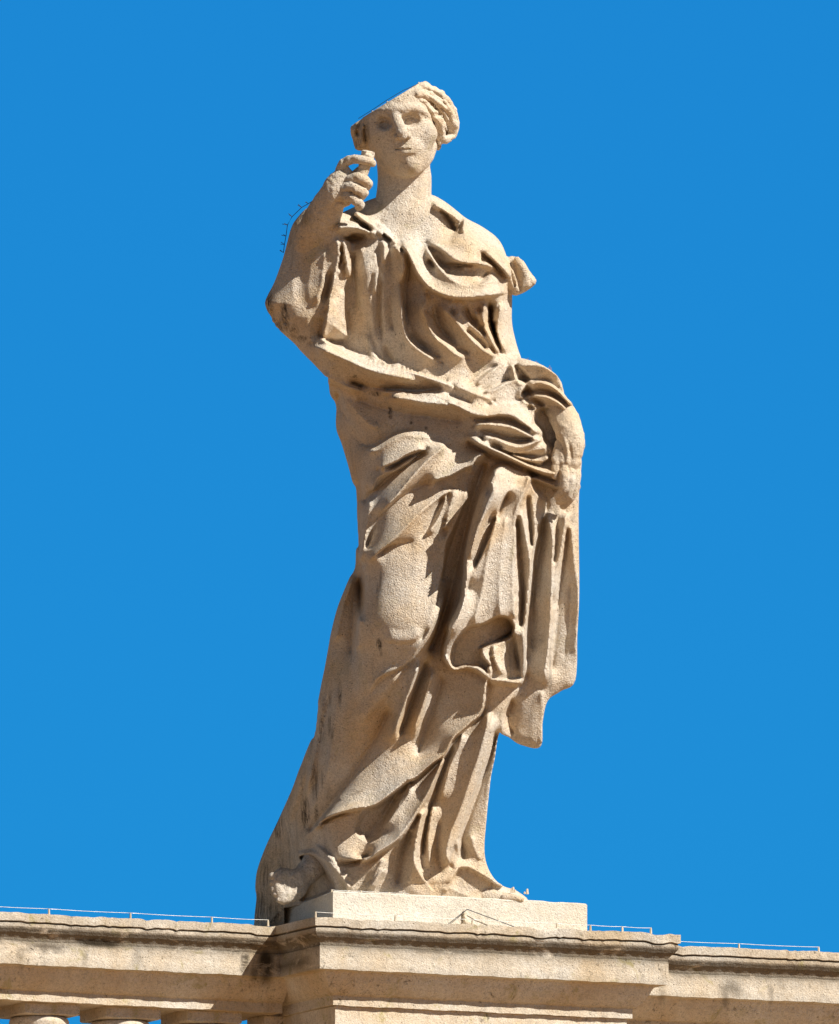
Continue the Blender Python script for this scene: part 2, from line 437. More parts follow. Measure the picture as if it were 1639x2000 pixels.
def crisp(p, q, k=0.9, it=10, lim=6.0, lim_v=None):
    """sharpen a carved surface: push every vertex away from its smoothed neighbourhood"""
    n = len(p); cnt = np.zeros(n)
    for a in range(4): cnt += 2 * np.bincount(q[:, a], minlength=n)
    s_ = p.copy()
    for _ in range(it):
        acc = np.zeros_like(p)
        for c in range(3):
            v = s_[:, c]
            for a in range(4):
                acc[:, c] += np.bincount(q[:, a], v[q[:, (a + 1) % 4]] + v[q[:, (a + 3) % 4]], n)
        s_ = 0.3 * s_ + 0.7 * acc / np.maximum(cnt, 1)[:, None]
    d = p - s_; L = np.linalg.norm(d, axis=1, keepdims=True)
    d *= np.minimum(1, lim / np.maximum(k * L, 1e-9))
    return p + k * d
def submesh(co, q, sel):
    qq = q[sel]; u, inv = np.unique(qq, return_inverse=True)
    return u, inv.reshape(-1, 4)
def tag(o, label=None, cat=None, group=None, kind=None):
    if label: o['label'] = label
    if cat: o['category'] = cat
    if group: o['group'] = group
    if kind: o['kind'] = kind
    return o
def empty(name, loc, rz=0.0):
    o = bpy.data.objects.new(name, None); sc.collection.objects.link(o)
    o.location = loc; o.rotation_euler = (0, 0, rz); o.empty_display_size = 0.1
    return o
# ------------------------------------------------------------------ the statue: clothed figure
def build_robe():
    S = Sculpt(484, 1150, 372, 1812, -210, 262, VMAIN)
    yT = [380, 430, 470, 520, 600, 680, 720, 800, 900, 1100, 1300, 1500, 1650, 1760]
    vT = [55, 78, 98, 116, 122, 116, 116, 132, 140, 142, 142, 145, 152, 156]
    vD = [-12, -8, -2, 4, 6, 6, 6, 6, 4, 0, -4, -8, -10, -10]
    rear = lambda X, Y: ss((665 - X) / 120.0) * ss((Y - 1470) / 200.0)
    fT = lambda X, Y: np.interp(Y + 0 * X, yT, vT) * (1 - 0.5 * rear(X, Y))
    fD = lambda X, Y: np.interp(Y + 0 * X, yT, vD) - rear(X, Y) * 135 - np.clip((X - 780) * 0.42, 0, 90) * ss((Y - 1380) / 300.0)
    fR = lambda X, Y: np.minimum(np.interp(Y + 0 * X, yT, vT), 120) * (1 - 0.4 * rear(X, Y))
    body = zP('690 405 655 425 632 470 628 540 630 620 636 700 641 736 645 773 650 803 654 839 667 873 683 927 688 980 694 1046 694 1100 683 1128 674 1149 658 1191 644 1248 632 1311 621 1368 612 1425 602 1449 591 1478 570 1538 544 1598 518 1653 501 1700 497 1734 499 1756 495 1800 500 1830 560 1830 800 1830 960 1800 1030 1765 1012 1741 985 1731 967 1718 952 1692 946 1658 950 1598 958 1521 966 1480 975 1431 1000 1380 1020 1330 1030 1200 1036 1050 1046 950 1050 850 1040 760 1018 700 1007 664 1000 627 1001 576 1000 520 991 504 981 479 967 460 941 442 912 427 894 413 868 393 842 380 800 376 740 384')
    S.layer(body, fD, fT, fR, 4)
    drape = zP('1030 930 1060 895 1100 880 1133 890 1134 931 1131 964 1130 1029 1131 1159 1127 1241 1124 1329 1095 1350 1070 1368 1060 1407 1055 1458 1017 1455 993 1439 970 1424 972 1390 995 1320 1005 1200 1012 1050')
    S.layer(drape, 0, 76, 24, 14, box=True)
    arm_l = zP('960 690 1010 698 1049 709 1078 726 1096 746 1102 771 1115 786 1126 809 1131 838 1134 870 1126 905 1085 940 1030 925 1000 860 985 760')
    S.layer(arm_l, 22, 84, 56, 16, box=True)
    arm_r = zP('690 432 655 412 628 402 601 405 579 427 568 446 559 479 549 515 535 552 522 577 517 592 522 611 537 638 573 671 606 704 644 738 668 715 652 690 640 664 660 658 676 655 672 618 678 572 684 550 681 514 687 490 688 468')
    S.layer(arm_r, lambda X, Y: 62 + 30 * np.clip((Y - 420) / 200.0, 0, 1) + 0 * X, 80, 66, 10, box=True)
    # the body under the cloth
    S.ell((752, 540, 78), (66, 92, 62), 36); S.ell((905, 545, 72), (70, 80, 66), 36)
    S.ell((802, 436, 30), (98, 56, 64), 26)
    S.ell((840, 790, 70), (150, 120, 76), 40)
    S.cap((800, 900, 78), (786, 1212, 156), 96, 74, 40)          # the bent right thigh to the knee
    S.cap((788, 1216, 152), (655, 1640, -10), 72, 66, 40)        # its calf swinging back
    S.cap((925, 960, 60), (922, 1690, 12), 88, 50, 50)           # the standing leg
    S.cap((604, 610, 74), (646, 450, 136), 50, 34, 24)           # forearm in the sleeve
    S.ell((1062, 830, -14), (66, 120, 62), 16)
    S.chain([(x, y, d) for (x, y), d in zip(zC('-20,250 300,430 700,580 1100,670 1639,820') + zD('500,800 900,960'), (84, 114, 122, 124, 122, 108, 84))], [24, 27, 28, 28, 28, 30, 30], 16)
    sil = None
    for p in (body, drape, arm_l, arm_r):
        d = poly_sdf(cr(p, True), S.gx, S.gy); sil = d if sil is None else np.minimum(sil, d)
    H = Relief(S); st = H.stroke
    K = lambda p, h, wp=30, wn=30, ta=.15, tb=.15: st(p, wp, wn, h, 1.5, ta, tb)
    V = lambda p, h: st(p, 30, 30, h, 1.5, 0, 0, True)
    # ---- neckline and cowl
    st(zB('200,470 280,560 340,680 400,800 500,920 640,1000 800,1030 1000,1020 1180,990 1250,930'), 62, 8, 30, ta=.1, tb=.12)
    st(zB('430,490 520,620 600,740 700,840 830,920 960,930 1130,880 1240,920'), 24, 34, 20, 1.3, ta=.12)
    st(zB('505,575 580,660 640,715 760,712 880,705 1010,700'), 14, 12, -13, 2)
    st(zB('450,480 560,510 660,570 760,650 880,690 1010,695 1120,720 1190,770'), 30, 10, 17, 1.3, ta=.15)
    st(zB('700,430 840,470 960,540 1080,620'), 34, 22, 7, 2)
    st(zB('970,545 1120,680 1220,780 1310,870'), 8, 9, -9, 2)
    st(zB('1040,550 1180,680 1290,800 1330,880'), 14, 8, 12)
    st(zB('1010,870 1060,810 1120,770'), 6, 6, -7, 2)
    st(zB('590,130 680,220 740,320 775,400'), 12, 9, -12, 2, ta=.3, tb=.15)
    st(zB('520,80 620,140 760,230 830,300'), 8, 10, 10)
    st(zB('860,230 850,330 830,400'), 14, 8, 8)
    st(zA('1130,200 1250,300 1380,400 1500,520'), 14, 9, 13, ta=.08)
    st(zA('1180,330 1290,410 1350,460'), 6, 6, -8, 2)
    st(zB('-40,300 40,370 110,440 200,520'), 12, 9, 9)
    st(zB('0,400 60,420 160,480'), 6, 7, -10, 2)
    st(zA('930,400 1020,380 1150,385 1290,425 1430,480'), 13, 13, 20, ta=.08)
    st(zA('940,480 1080,515 1280,505'), 6, 9, -9, 2)
    # ---- breast and tunic front
    st(zB('40,470 60,560 55,690'), 10, 10, 9, ta=.1); st(zB('140,500 215,590 255,680 225,880'), 11, 34, 18, ta=.15, tb=.3)
    st(zB('270,560 300,700 275,880 260,1060 275,1230 300,1400'), 14, 12, -17, 2)
    st(zB('205,860 210,1000 225,1130 235,1250 255,1370 300,1470 400,1560 520,1640 640,1680'), 9, 26, 16, ta=.3, tb=.15)
    st(zB('300,1250 330,1400 420,1510 560,1600'), 12, 12, -9, 2)
    st(zB('455,930 465,1060 440,1165 470,1240 500,1330 570,1440 680,1530 780,1610 900,1650'), 11, 26, 22, ta=.25, tb=.12)
    st(zB('550,1050 590,1280 690,1430 790,1520'), 14, 14, -11, 2)
    st(zB('600,1090 660,1160 740,1240 850,1370 950,1480 1060,1570 1180,1640'), 18, 26, 19, ta=.15, tb=.1)
    st(zB('740,1080 850,1250 960,1350 1060,1440 1130,1530 1190,1620'), 12, 12, 10)
    st(zB('860,1100 900,1220 990,1330'), 7, 7, -8, 2); st(zB('950,1120 1010,1260 1100,1380 1170,1540'), 9, 10, 10)
    st(zB('1062,1080 1042,1200 1058,1320 1125,1450 1190,1600'), 7, 24, 15, ta=.1, tb=.1)
    st(zB('1110,1040 1120,1250 1180,1450 1230,1600'), 14, 10, -24, 2, ta=.12)
    st(zB('1240,1050 1195,1260 1190,1400 1250,1540 1330,1600'), 26, 8, 9)
    st(zA('1230,680 1310,1000 1310,1300 1290,1560'), 24, 20, 9, 2); st(zA('1420,800 1400,1200 1420,1500 1480,1800'), 10, 12, -9, 2)
    st(zC('560,60 620,250 680,400'), 10, 12, 5, 2); st(zC('760,150 800,300 900,430'), 8, 10, -5, 2)
    # ---- right sleeve
    st(zA('935,480 945,620 955,720 925,850 900,1000 860,1150 820,1300 790,1420'), 7, 30, 15, ta=.1)
    st(zA('830,560 800,700 780,850 760,1050 700,1220 640,1330'), 26, 16, 9)
    st(zA('990,560 975,700 962,800 945,880'), 9, 6, -6, 2)
    st(zA('1000,480 1020,640 1050,800 1080,980'), 8, 9, 11)
    st(zA('925,880 890,1050 850,1220 830,1400 795,1560 785,1650'), 34, 8, 18, ta=.12, tb=.05)
    st(zA('1000,1060 985,1250 1000,1450 1030,1580'), 9, 14, 6)
    st(zA('880,900 840,1100 800,1250'), 6, 8, -6, 2)
    st(zA('560,560 540,800 520,1100 560,1400'), 18, 18, -5, 2)
    st(zA('250,1230 300,1400 420,1560'), 5, 5, -5, 2); st(zA('170,1250 220,1420 360,1600'), 4, 5, -4, 2)
    # ---- the cloak gathered round the waist
    K(zC('-60,95 60,150 300,290 520,395 760,455 1000,505 1200,560 1400,625 1560,680 1700,740'), 24, 6, 30, .1, .2)
    K(zC('-100,170 100,265 300,352 520,455 700,515 900,558 1200,612 1400,648'), 32, 30, 30, .15, .3)
    V(zC('380,625 500,660 700,695 900,710 1200,718 1400,690'), -5)
    K(zC('690,735 900,745 1100,775 1300,770 1450,830 1639,900'), 18, 5, 30, .1, .1)
    K(zC('760,790 1000,815 1200,850 1400,870') + zD('0,585 150,635 300,695'), 27, 30, 30, .15, .3)
    V(zC('480,835 700,910 1000,985 1300,1030 1639,1080'), -8)
    V(zC('230,750 260,900 340,1060'), -7); K(zC('330,800 450,960 600,1100 730,1150'), 6)
    K(zC('0,500 200,610 400,700 560,740'), 15, 30, 30, .2, .3)
    K(zD('100,385 230,440 400,500 520,545 620,600'), 16, 30, 30, .2, .3); V(zD('60,470 200,520 330,590'), 6)
    K(zD('0,545 150,600 300,680 420,715 530,720 640,700 760,715 850,770 960,850 1060,930'), 30, 30, 30, .1, .05)
    V(zD('60,650 200,700 330,745 450,768 600,750 740,765 830,805'), 7)
    K(zD('340,830 480,815 650,830 760,850 870,900 1000,970 1080,1010'), 27, 30, 30, .08, .05); V(zD('720,800 850,825 950,865'), 13)
    V(zD('440,885 600,935 760,970 900,975 985,960'), 5)
    K(zD('430,960 560,965 680,1015 790,1050 900,1045 1020,1000 1100,985'), 27, 30, 30, .08, .08)
    K(zD('600,1045 760,1105 900,1100 1050,1075 1150,1060'), 22, 30, 30, .15, .1)
    V(zD('560,1030 700,1100 850,1140 1000,1155 1120,1145'), 7); K(zD('740,1115 850,1168 1000,1200 1100,1200 1160,1140'), 18, 30, 6, .1, .1)
    K(zD('230,880 400,1005 530,1068 680,1130 800,1190 950,1262 1100,1320 1235,1345'), 34, 30, 30, .2, .02)
    V(zD('520,1050 660,1112 800,1178 950,1235 1100,1270'), 9); V(zD('300,1010 500,1135 650,1210 800,1280 950,1340 1050,1360'), -4)
    K(zD('960,1375 1080,1420 1245,1478'), 22, 30, 6, .15, .02); V(zD('1010,1350 1150,1395 1240,1415'), 8)
    V(zD('600,185 500,235 400,315 320,390'), -4); K(zD('720,160 630,195 480,310 370,420'), 6)
    K(zD('420,490 560,455 700,378 830,352 885,390'), 13, 30, 30, .2, .05); V(zD('440,445 560,425 680,355 770,335'), -1)
    K(zD('500,600 650,570 800,560 880,540'), 8)
    K(zD('700,170 770,210 800,290 800,330 875,380 888,420 860,480 885,535 960,580 1025,645 1028,690 1000,770 1050,870 1080,960'), 13, 30, 5, .1, .05)
    H.patch(zD('1010,720 1040,660 1160,660 1240,760 1330,880 1270,1000 1215,1080 1180,1050 1110,980 1075,880 1010,800'), -46, 12)
    H.patch(zD('795,200 830,330 900,400 870,500 920,570 1000,590 1030,650 1100,640 1080,560 1000,520 960,420 940,330 870,230'), -24, 12)
    # ---- cloak over the left forearm
    K(zD('800,195 1000,178 1150,222 1280,325'), 14); V(zD('830,335 1000,340 1150,352 1290,462'), -5)
    K(zD('870,412 1000,372 1100,376 1220,432 1320,530 1410,630'), 17, 30, 30, .1, .1); V(zD('860,482 1000,466 1150,478 1280,545 1380,650'), -5)
    K(zD('870,532 1000,516 1120,522 1250,582 1350,672'), 15, 30, 30, .1, .1); V(zD('1000,568 1080,602 1180,625 1300,660'), -4)
    # ---- hip folds
    K(zC('560,1430 700,1400 800,1335 900,1275 1000,1238 1100,1252 1200,1264 1370,1247'), 15, 30, 30, .1, .2); V(zC('480,1320 620,1340 760,1270 900,1185 1050,1150'), -6)
    K(zC('690,1625 780,1572 900,1520 1000,1455 1130,1405 1270,1385'), 24, 30, 5, .12, .15); V(zC('820,1592 900,1560 1000,1508 1130,1445 1220,1405'), -7)
    K(zC('630,1870 660,1765 700,1702 800,1652 900,1620 1060,1512 1180,1432'), 11, 30, 30, .1, .3); V(zE('375,232 450,218 520,192'), -7)
    V(zE('250,480 320,390 420,305 540,205 680,112 800,0'), -9)
    K(zE('360,620 450,520 540,432 640,312 760,172 860,72 950,0 1040,-60'), 23, 30, 30, .2, .1)
    V(zE('830,300 700,365 560,455 430,585 330,750 270,890'), -3)
    K(zE('830,285 940,257 1040,230 1150,166 1240,128') + zD('380,1170 470,1125'), 28, 30, 5, .15, .05); V(zE('900,306 1020,262 1150,206 1225,168'), 5)
    K(zE('225,1075 330,982 450,882 560,782 650,692 760,582 880,482 980,402 1085,330'), 14, 30, 30, .15, .1)
    V(zE('360,972 480,892 620,868 690,838'), -4); V(zE('770,800 855,700 915,560 985,425'), -1); K(zE('830,790 935,640 985,520 1030,395'), 10)
    K(zE('1085,335 1062,470 1012,640 990,760'), 14); V(zE('1040,560 1004,660 988,800'), 1)
    K(zE('310,420 275,650 240,880 218,1070'), 9); V(zE('180,300 160,600 185,900'), -6)
    st(zE('205,1110 200,1250 205,1400 195,1560'), 12, 14, -15, 2, ta=.3)
    K(zE('150,1150 60,1400 10,1600 -20,1800'), 6); V(zE('150,1400 135,1650 120,1880'), -7); K(zE('215,1540 200,1700 190,1860'), 5)
    # ---- right edge of the thigh and the deep channel beside it
    V(zF('440,120 335,430 272,700 215,950 150,1200 80,1420 0,1620'), -15); V(zF('300,420 220,640 150,860 100,1060'), -9)
    K(zE('1215,300 1150,530 1080,690 1002,860 970,1100 912,1330 880,1480 840,1650 780,1760'), 8, 6, 30, .1, .1)
    K(zE('985,1300 960,1420 850,1680 750,1830 620,1980') + zG('1000,90 900,260'), 9, 6, 20, .2, .2)
    st(zE('420,1720 560,1760 700,1740 800,1640'), 22, 10, 6, 2)
    # ---- front fall of the cloak
    H.patch(zF('560,120 720,150 810,195 850,300 930,440 880,700 840,900 812,1200 782,1420 757,1865 600,1890 470,1870 455,1850 400,1800 300,1760 190,1775 120,1710 108,1620 160,1450 255,1200 290,800 370,500 460,290'), 40, 13)
    K(zF('480,250 440,420 390,560 340,720 305,880 292,1050 262,1200 200,1350 150,1490'), 14, 30, 30, .1, .05)
    V(zF('650,310 580,440 515,600 450,770 370,950'), -9)
    K(zF('560,130 500,250 515,330 450,480 400,600 350,750 305,920'), 18, 30, 30, .1, .1)
    K(zF('715,250 610,365 555,480 525,600 490,720 430,850 350,1020 305,1150'), 12, 30, 30, .1, .15)
    K(zF('815,190 765,330 705,480 682,600 690,700 672,900 668,1100 682,1300 672,1370'), 11, 6, 30, .04, .03)
    V(zF('610,560 585,750 570,950 560,1150 570,1330'), 12); V(zF('500,700 460,900 420,1150 360,1390'), 14)
    V(zF('705,560 718,800 738,1000 755,1180 742,1420'), -12)
    K(zF('725,430 765,640 805,850 815,980 800,1150 780,1400 765,1650 757,1860'), 8, 6, 30, .1, .03)
    K(zF('820,330 850,600 842,800 825,960'), 0, 6, 30); V(zF('795,380 812,600 826,770'), -10)
    # hem that opens towards the viewer
    H.patch(zF('300,1445 430,1412 555,1352 640,1370 678,1440 660,1500 600,1540 500,1575 415,1615 440,1690 480,1750 460,1790 390,1750 290,1752 200,1768 165,1690 200,1560'), -54, 8)
    H.patch(zF('410,1610 515,1565 670,1480 700,1600 752,1850 735,1872 600,1890 490,1872 500,1790'), -14, 8)
    st(zF('515,1570 530,1700 590,1830'), 12, 6, 8); st(zF('680,1480 700,1620 735,1800'), 6, 14, -9); st(zF('770,1420 762,1650 757,1850'), 5, 16, 12)
    st(zF('115,1650 150,1745 200,1772 300,1760 400,1802 455,1852'), 7, 6, 14, 2, ta=.1, tb=.1)
    st(zF('415,1640 450,1730 475,1800'), 5, 6, 12)
    st(zF('472,1870 600,1890 745,1868'), 9, 5, 8, ta=.05, tb=.05)
    # ---- the hanging end at the right
    V(zF('930,440 905,700 865,950 835,1200 825,1450 832,1600'), -7)
    K(zF('945,470 992,700 987,1000 980,1300 960,1600 930,1800 915,1940'), 24, 30, 30, .1, .1)
    V(zF('1045,500 1032,700 1012,900'), 9); K(zF('1110,480 1065,800 1018,1000 1002,1280'), 18, 30, 30, .1, .2)
    V(zF('1120,640 1090,900 1052,1200 1022,1500 990,1780'), -6)
    K(zF('1140,540 1172,900 1203,1150 1198,1500 1172,1800'), 7, 30, 30, .1, .2); V(zF('1142,1100 1122,1400 1092,1680'), -4)
    K(zF('860,1150 895,1350 905,1550'), 4)
    K(zH('1185,260 1195,450 1185,690'), 7, 30, 30, .1, .05); V(zH('960,350 930,500 970,610'), -9)
    # ---- lower cloak across the shin
    V(zG('1072,360 1000,510 860,745 720,955 590,1125 460,1290'), -13)
    st(zG('1160,0 1080,140 960,300 820,480'), 16, 26, 7, 2)
    K(zH('250,20 190,180 105,420 55,560 10,690'), 20, 30, 30, .15, .2); V(zH('285,60 215,250 150,430 90,600'), -11)
    K(zH('350,100 300,280 250,430 205,560 190,660'), 12, 30, 30, .15, .2); V(zH('410,180 345,420 280,600 230,760'), -11)
    K(zH('765,130 748,260 718,430 600,550 500,640 430,760 330,840 210,940 150,970 0,1085') + zG('950,1085 780,1115 600,1180 470,1300 380,1400'), 24, 30, 30, .05, .2); V(zH('786,140 770,265 737,440 617,570 516,662 448,782 346,860 224,964 162,996 14,1108') + zG('965,1108 790,1140 615,1206'), -2)
    K(zG('1280,640 1150,760 1000,880 850,980 700,1040'), 7, 30, 30, .3, .3)
    st(zG('560,300 520,700 480,1000 400,1250'), 12, 16, -7, 2); st(zG('420,750 360,1000 270,1250 200,1450'), 14, 14, 6, 2)
    V(zG('600,500 560,800 500,1100'), -2)
    V(zG('520,300 470,700 380,1100'), -3); V(zG('610,250 570,600 500,1000'), -2); K(zG('690,150 650,500 590,900'), 3); K(zG('570,200 520,600 440,1000'), 3)
    V(zC('250,760 290,950 360,1160 520,1340'), -5)
    K(zA('1180,560 1250,760 1240,1000 1220,1250'), 5); V(zA('1120,700 1130,1000 1140,1300'), -5); K(zB('-60,560 -20,760 -40,1000'), 5); V(zB('90,640 120,860 110,1100 140,1350'), -5)
    # ---- tunic below
    H.patch(zG('830,1260 900,1130 1010,1080 1225,905 1215,990 1080,1180 1010,1310 940,1355 870,1330'), -20, 14)
    K(zG('1250,890 1200,1000 1120,1150 1040,1290'), 12, 30, 30, .1, .2); V(zG('1130,1010 1030,1180 900,1340'), -8)
    K(zH('450,745 390,880 300,1080 240,1180 150,1320 60,1430 -60,1510') + zG('900,1500 760,1500 640,1480'), 25, 7, 30, .1, .2)
    V(zH('500,690 430,860 350,1100 290,1350 255,1560'), -12)
    K(zH('580,590 545,720 475,880 442,1010 400,1180'), 9, 30, 30, .1, .2)
    K(zH('275,1170 242,1300 202,1500 200,1620 240,1740 315,1840'), 20, 8, 30, .1, .03)
    V(zH('160,1370 105,1550 65,1770'), -12); V(zH('258,1420 250,1540 268,1660'), -4); K(zH('-40,1580 -100,1700 -130,1790'), 9)
    K(zH('345,1150 310,1400 320,1680'), 5); V(zH('400,1300 375,1500 400,1700'), 0)
    K(zH('785,400 762,560 702,780 640,960 560,1200 480,1400 452,1560 495,1660'), 24, 30, 30, .1, .08)
    K(zH('815,430 790,600 740,790 680,960 600,1190 545,1370 530,1500 550,1600'), 20, 30, 30, .12, .12)
    V(zH('840,600 790,800 700,1050 620,1280 570,1450 585,1580'), -9)
    K(zH('850,640 810,900 765,1250 752,1500 780,1650'), 1, 30, 30, 0, 0); K(zH('640,1400 665,1500 720,1610'), 6)
    K(zH('1030,215 945,340 878,460 872,600 845,650'), 9, 30, 30, .1, .3)
    K(zH('430,1850 490,1725 545,1652 610,1645 690,1685 770,1730 850,1786 960,1822'), 9, 30, 6, .05, .2)
    # ---- hem lifted over the left foot
    H.patch(zG('400,1495 480,1505 560,1570 610,1640 640,1730 560,1790 400,1830 430,1700 470,1600'), -52, 12)
    st(zG('370,1485 470,1462 560,1500 640,1560 720,1650 775,1740'), 9, 8, 11, ta=.1, tb=.05)
    st(zG('470,1390 550,1440 650,1540 800,1700'), 8, 10, 9); st(zG('640,1560 800,1530 1000,1450'), 8, 10, -9, 2)
    st(zG('930,1740 990,1640 1060,1570'), 8, 12, 11)
    st(zG('500,1250 650,1180 800,1130'), 8, 8, -8, 2)
    H.solve(24, 1.7); H.noise(0.5, 30, 4)
    S.relief(H.h, -90, 10)
    # keep the traced outline
    for q in range(len(S.gx)): S.F[q] = smax(S.F[q], sil[q][:, None], 5)
    # the front of the base follows the plinth's edge
    for q in range(len(S.gx)):
        e = 212 - (S.gx[q] - 651) * 0.466 + np.maximum(1725 - S.gy, 0) * 0.9
        S.F[q] = smax(S.F[q], ((S.gd[None, :] - e[:, None]) * 0.75).astype(np.float32), 6)
    # knot on the left shoulder
    d = S.front(985, 540)
    S.ell((1003, 541, d - 30), (27, 27, 26), 12); S.ell((1000, 522, d - 22), (19, 21, 22), 8); S.layer(zP('998 508 1008 503 1022 510 1034 529 1047 548 1040 560 1020 573 1002 575 992 545'), d - 16, 24, 12, 3)
    S.chain([(930, 530, d + 4), (962, 535, d + 2), (984, 548, d - 2), (1000, 566, d - 16)], [7, 11, 14, 9], 6)
    S.chain([(948, 500, d - 4), (972, 516, d + 2), (992, 536, d + 4), (1004, 558, d - 6)], [6, 9, 11, 10], 5)
    S.chain([(1004, 512, d + 6), (1009, 532, d + 10), (1014, 552, d + 9), (1018, 568, d + 4)], [3, 5.5, 5.5, 3], 3, cut=True); S.chain([(1024, 520, d + 11), (1034, 540, d + 11), (1037, 556, d + 9)], [1.5, 3, 2], 4, cut=True); S.chain([(1010, 508, d + 6), (1024, 530, d + 4), (1030, 556, d + 2)], [5, 6, 5], 5)
    S.chain([(990, 520, d + 14), (1000, 540, d + 12), (1006, 560, d + 4)], [2, 3, 2], 3, cut=True)
    # the plinth's top cuts the base; only the rear fall at the left hangs lower
    lim = np.where(S.gx < 556, -60, -20).astype(np.float32)
    for q in range(len(S.gx)):
        z = (1745 - S.gy[:, None]) * CE - S.gd[None, :] * SE
        S.F[q] = np.maximum(S.F[q], (lim[q] - z).astype(np.float32))
    return S
root = tag(empty('statue', (0, 0, 0)), 'weathered stone statue of a robed woman raising one hand, standing on the parapet', 'statue')
S = build_robe()
P, Q = S.mesh()
P = crisp(P, Q, 1.0, 14, 7.0)
S = None
# ------------------------------------------------------------------ head and neck
CUT_N = np.array((245.0 - 168.0, 812.0 - 685.0)); CUT_N /= np.linalg.norm(CUT_N)
def cut_top(S, off=0.0):
    """the crown is sheared off along one slanting plane that falls towards the back"""
    n = (-CUT_N[0], -CUT_N[1], 0.0)
    c = n[0] * 748 + n[1] * 206.5 + n[2] * 120 + off
    S.plane(n, c, 3)
def build_head():
    S = Sculpt(690, 880, 160, 470, -70, 196, 1.25)
    S.chain([(784, 300, 22), (790, 345, 22), (789, 385, 24), (788, 415, 26), (788, 440, 24)], [50, 52, 54, 60, 72], 6, m=20)   # neck
    S.ell((778, 226, 48), (70, 92, 92), 10, roll=0.20)
    S.ell((788, 256, 42), (62, 84, 100), 12, roll=-0.18, yaw=0.2)
    S.ell((799, 298, 82), (42, 42, 50), 18)
    S.chain([(841, 272, 44), (834, 304, 66), (806, 328, 100)], [13, 13, 14], 14)
    S.chain([(737, 282, 36), (756, 316, 60), (798, 329, 100)], [13, 13, 14], 14)
    S.ell((802, 321, 113), (18, 17, 17), 14)
    S.ell((832, 262, 100), (22, 20, 20), 22); S.ell((752, 264, 88), (18, 20, 18), 20)
    # sockets, brow, eyes
    S.ell((803, 236, 137), (22, 14, 29), 6, cut=True); S.ell((747, 242, 139), (19, 13, 25), 7, cut=True)
    S.chain([(730, 228, 106), (748, 217, 126), (768, 213, 135), (786, 214.5, 137), (806, 211.5, 132), (824, 216.5, 119), (836, 229, 98)], [5, 6, 6.5, 6.5, 6.5, 6, 4], 8)
    S.ell((803, 238.5, 103), (17, 12, 13), 4); S.ell((748, 244, 101), (15, 12, 13), 4)
    S.chain([(785, 238, 112), (796, 229, 117), (811, 228, 115), (832, 235, 102)], [2, 2.6, 2.6, 2], 3)
    S.chain([(788, 245, 106), (799, 249.5, 109), (813, 248, 106), (826, 241, 98)], [1.6, 2, 2, 1.4], 4)
    S.chain([(733, 246, 108), (744, 236.5, 118), (756, 236.5, 122), (765, 243, 120)], [2, 2.6, 2.6, 2], 3)
    S.chain([(735, 249, 108), (747, 253.5, 116), (760, 250, 118)], [1.4, 2, 1.4], 3.5)
    # nose
    S.chain([(767, 211, 128), (773, 228, 136), (780, 246, 148), (786, 261, 159), (787, 266, 159)], [10, 9.5, 10, 10.5, 9], 4)
    S.ell((797, 266, 142), (7, 6, 9), 5); S.ell((777, 269, 142), (6.5, 6, 9), 5)
    S.chain([(781, 275, 152), (781, 277, 144)], [2, 2], 2, cut=True); S.chain([(791, 273.5, 152), (792, 275.5, 144)], [2, 2], 2, cut=True)
    # mouth
    S.ell((793, 290, 119), (26, 17, 17), 14)
    S.chain([(775, 291.5, 129), (784, 288.5, 135), (790, 290, 136.5), (797, 288, 135), (811, 290.5, 126)], [2.2, 4.2, 4, 4.2, 2], 2.5)
    S.chain([(779, 296.5, 129), (789, 299, 134), (799, 298.5, 133), (807, 295, 128)], [2.4, 5.2, 5.2, 2.4], 2.5)
    S.chain([(772, 292.5, 131), (783, 293, 138.5), (791, 294.2, 140), (799, 292.8, 138.5), (814, 291.5, 127)], [1.5, 2, 2.1, 2, 1.4], 1.5, cut=True)
    S.chain([(788, 277, 143), (790, 284, 141.5)], [2, 2.4], 3, cut=True)
    S.chain([(783, 307, 139), (796, 308, 140), (809, 306, 134)], [3, 4.4, 3], 7, cut=True)
    # ear lobe on the right
    S.ell((856, 284, 20), (6, 10, 10), 4)
    H = Relief(S); H.noise(0.2, 7, 11); H.noise(0.3, 16, 12)
    # neck muscle and collar bones
    H.stroke([(838, 330), (828, 370), (812, 425)], 20, 18, 2, 2, ta=.2, tb=.2)
    H.stroke([(745, 366), (780, 372), (820, 366)], 4, 5, -1.5, 2)
    H.solve(30); S.relief(H.h, 0, 60)
    cut_top(S)
    return S
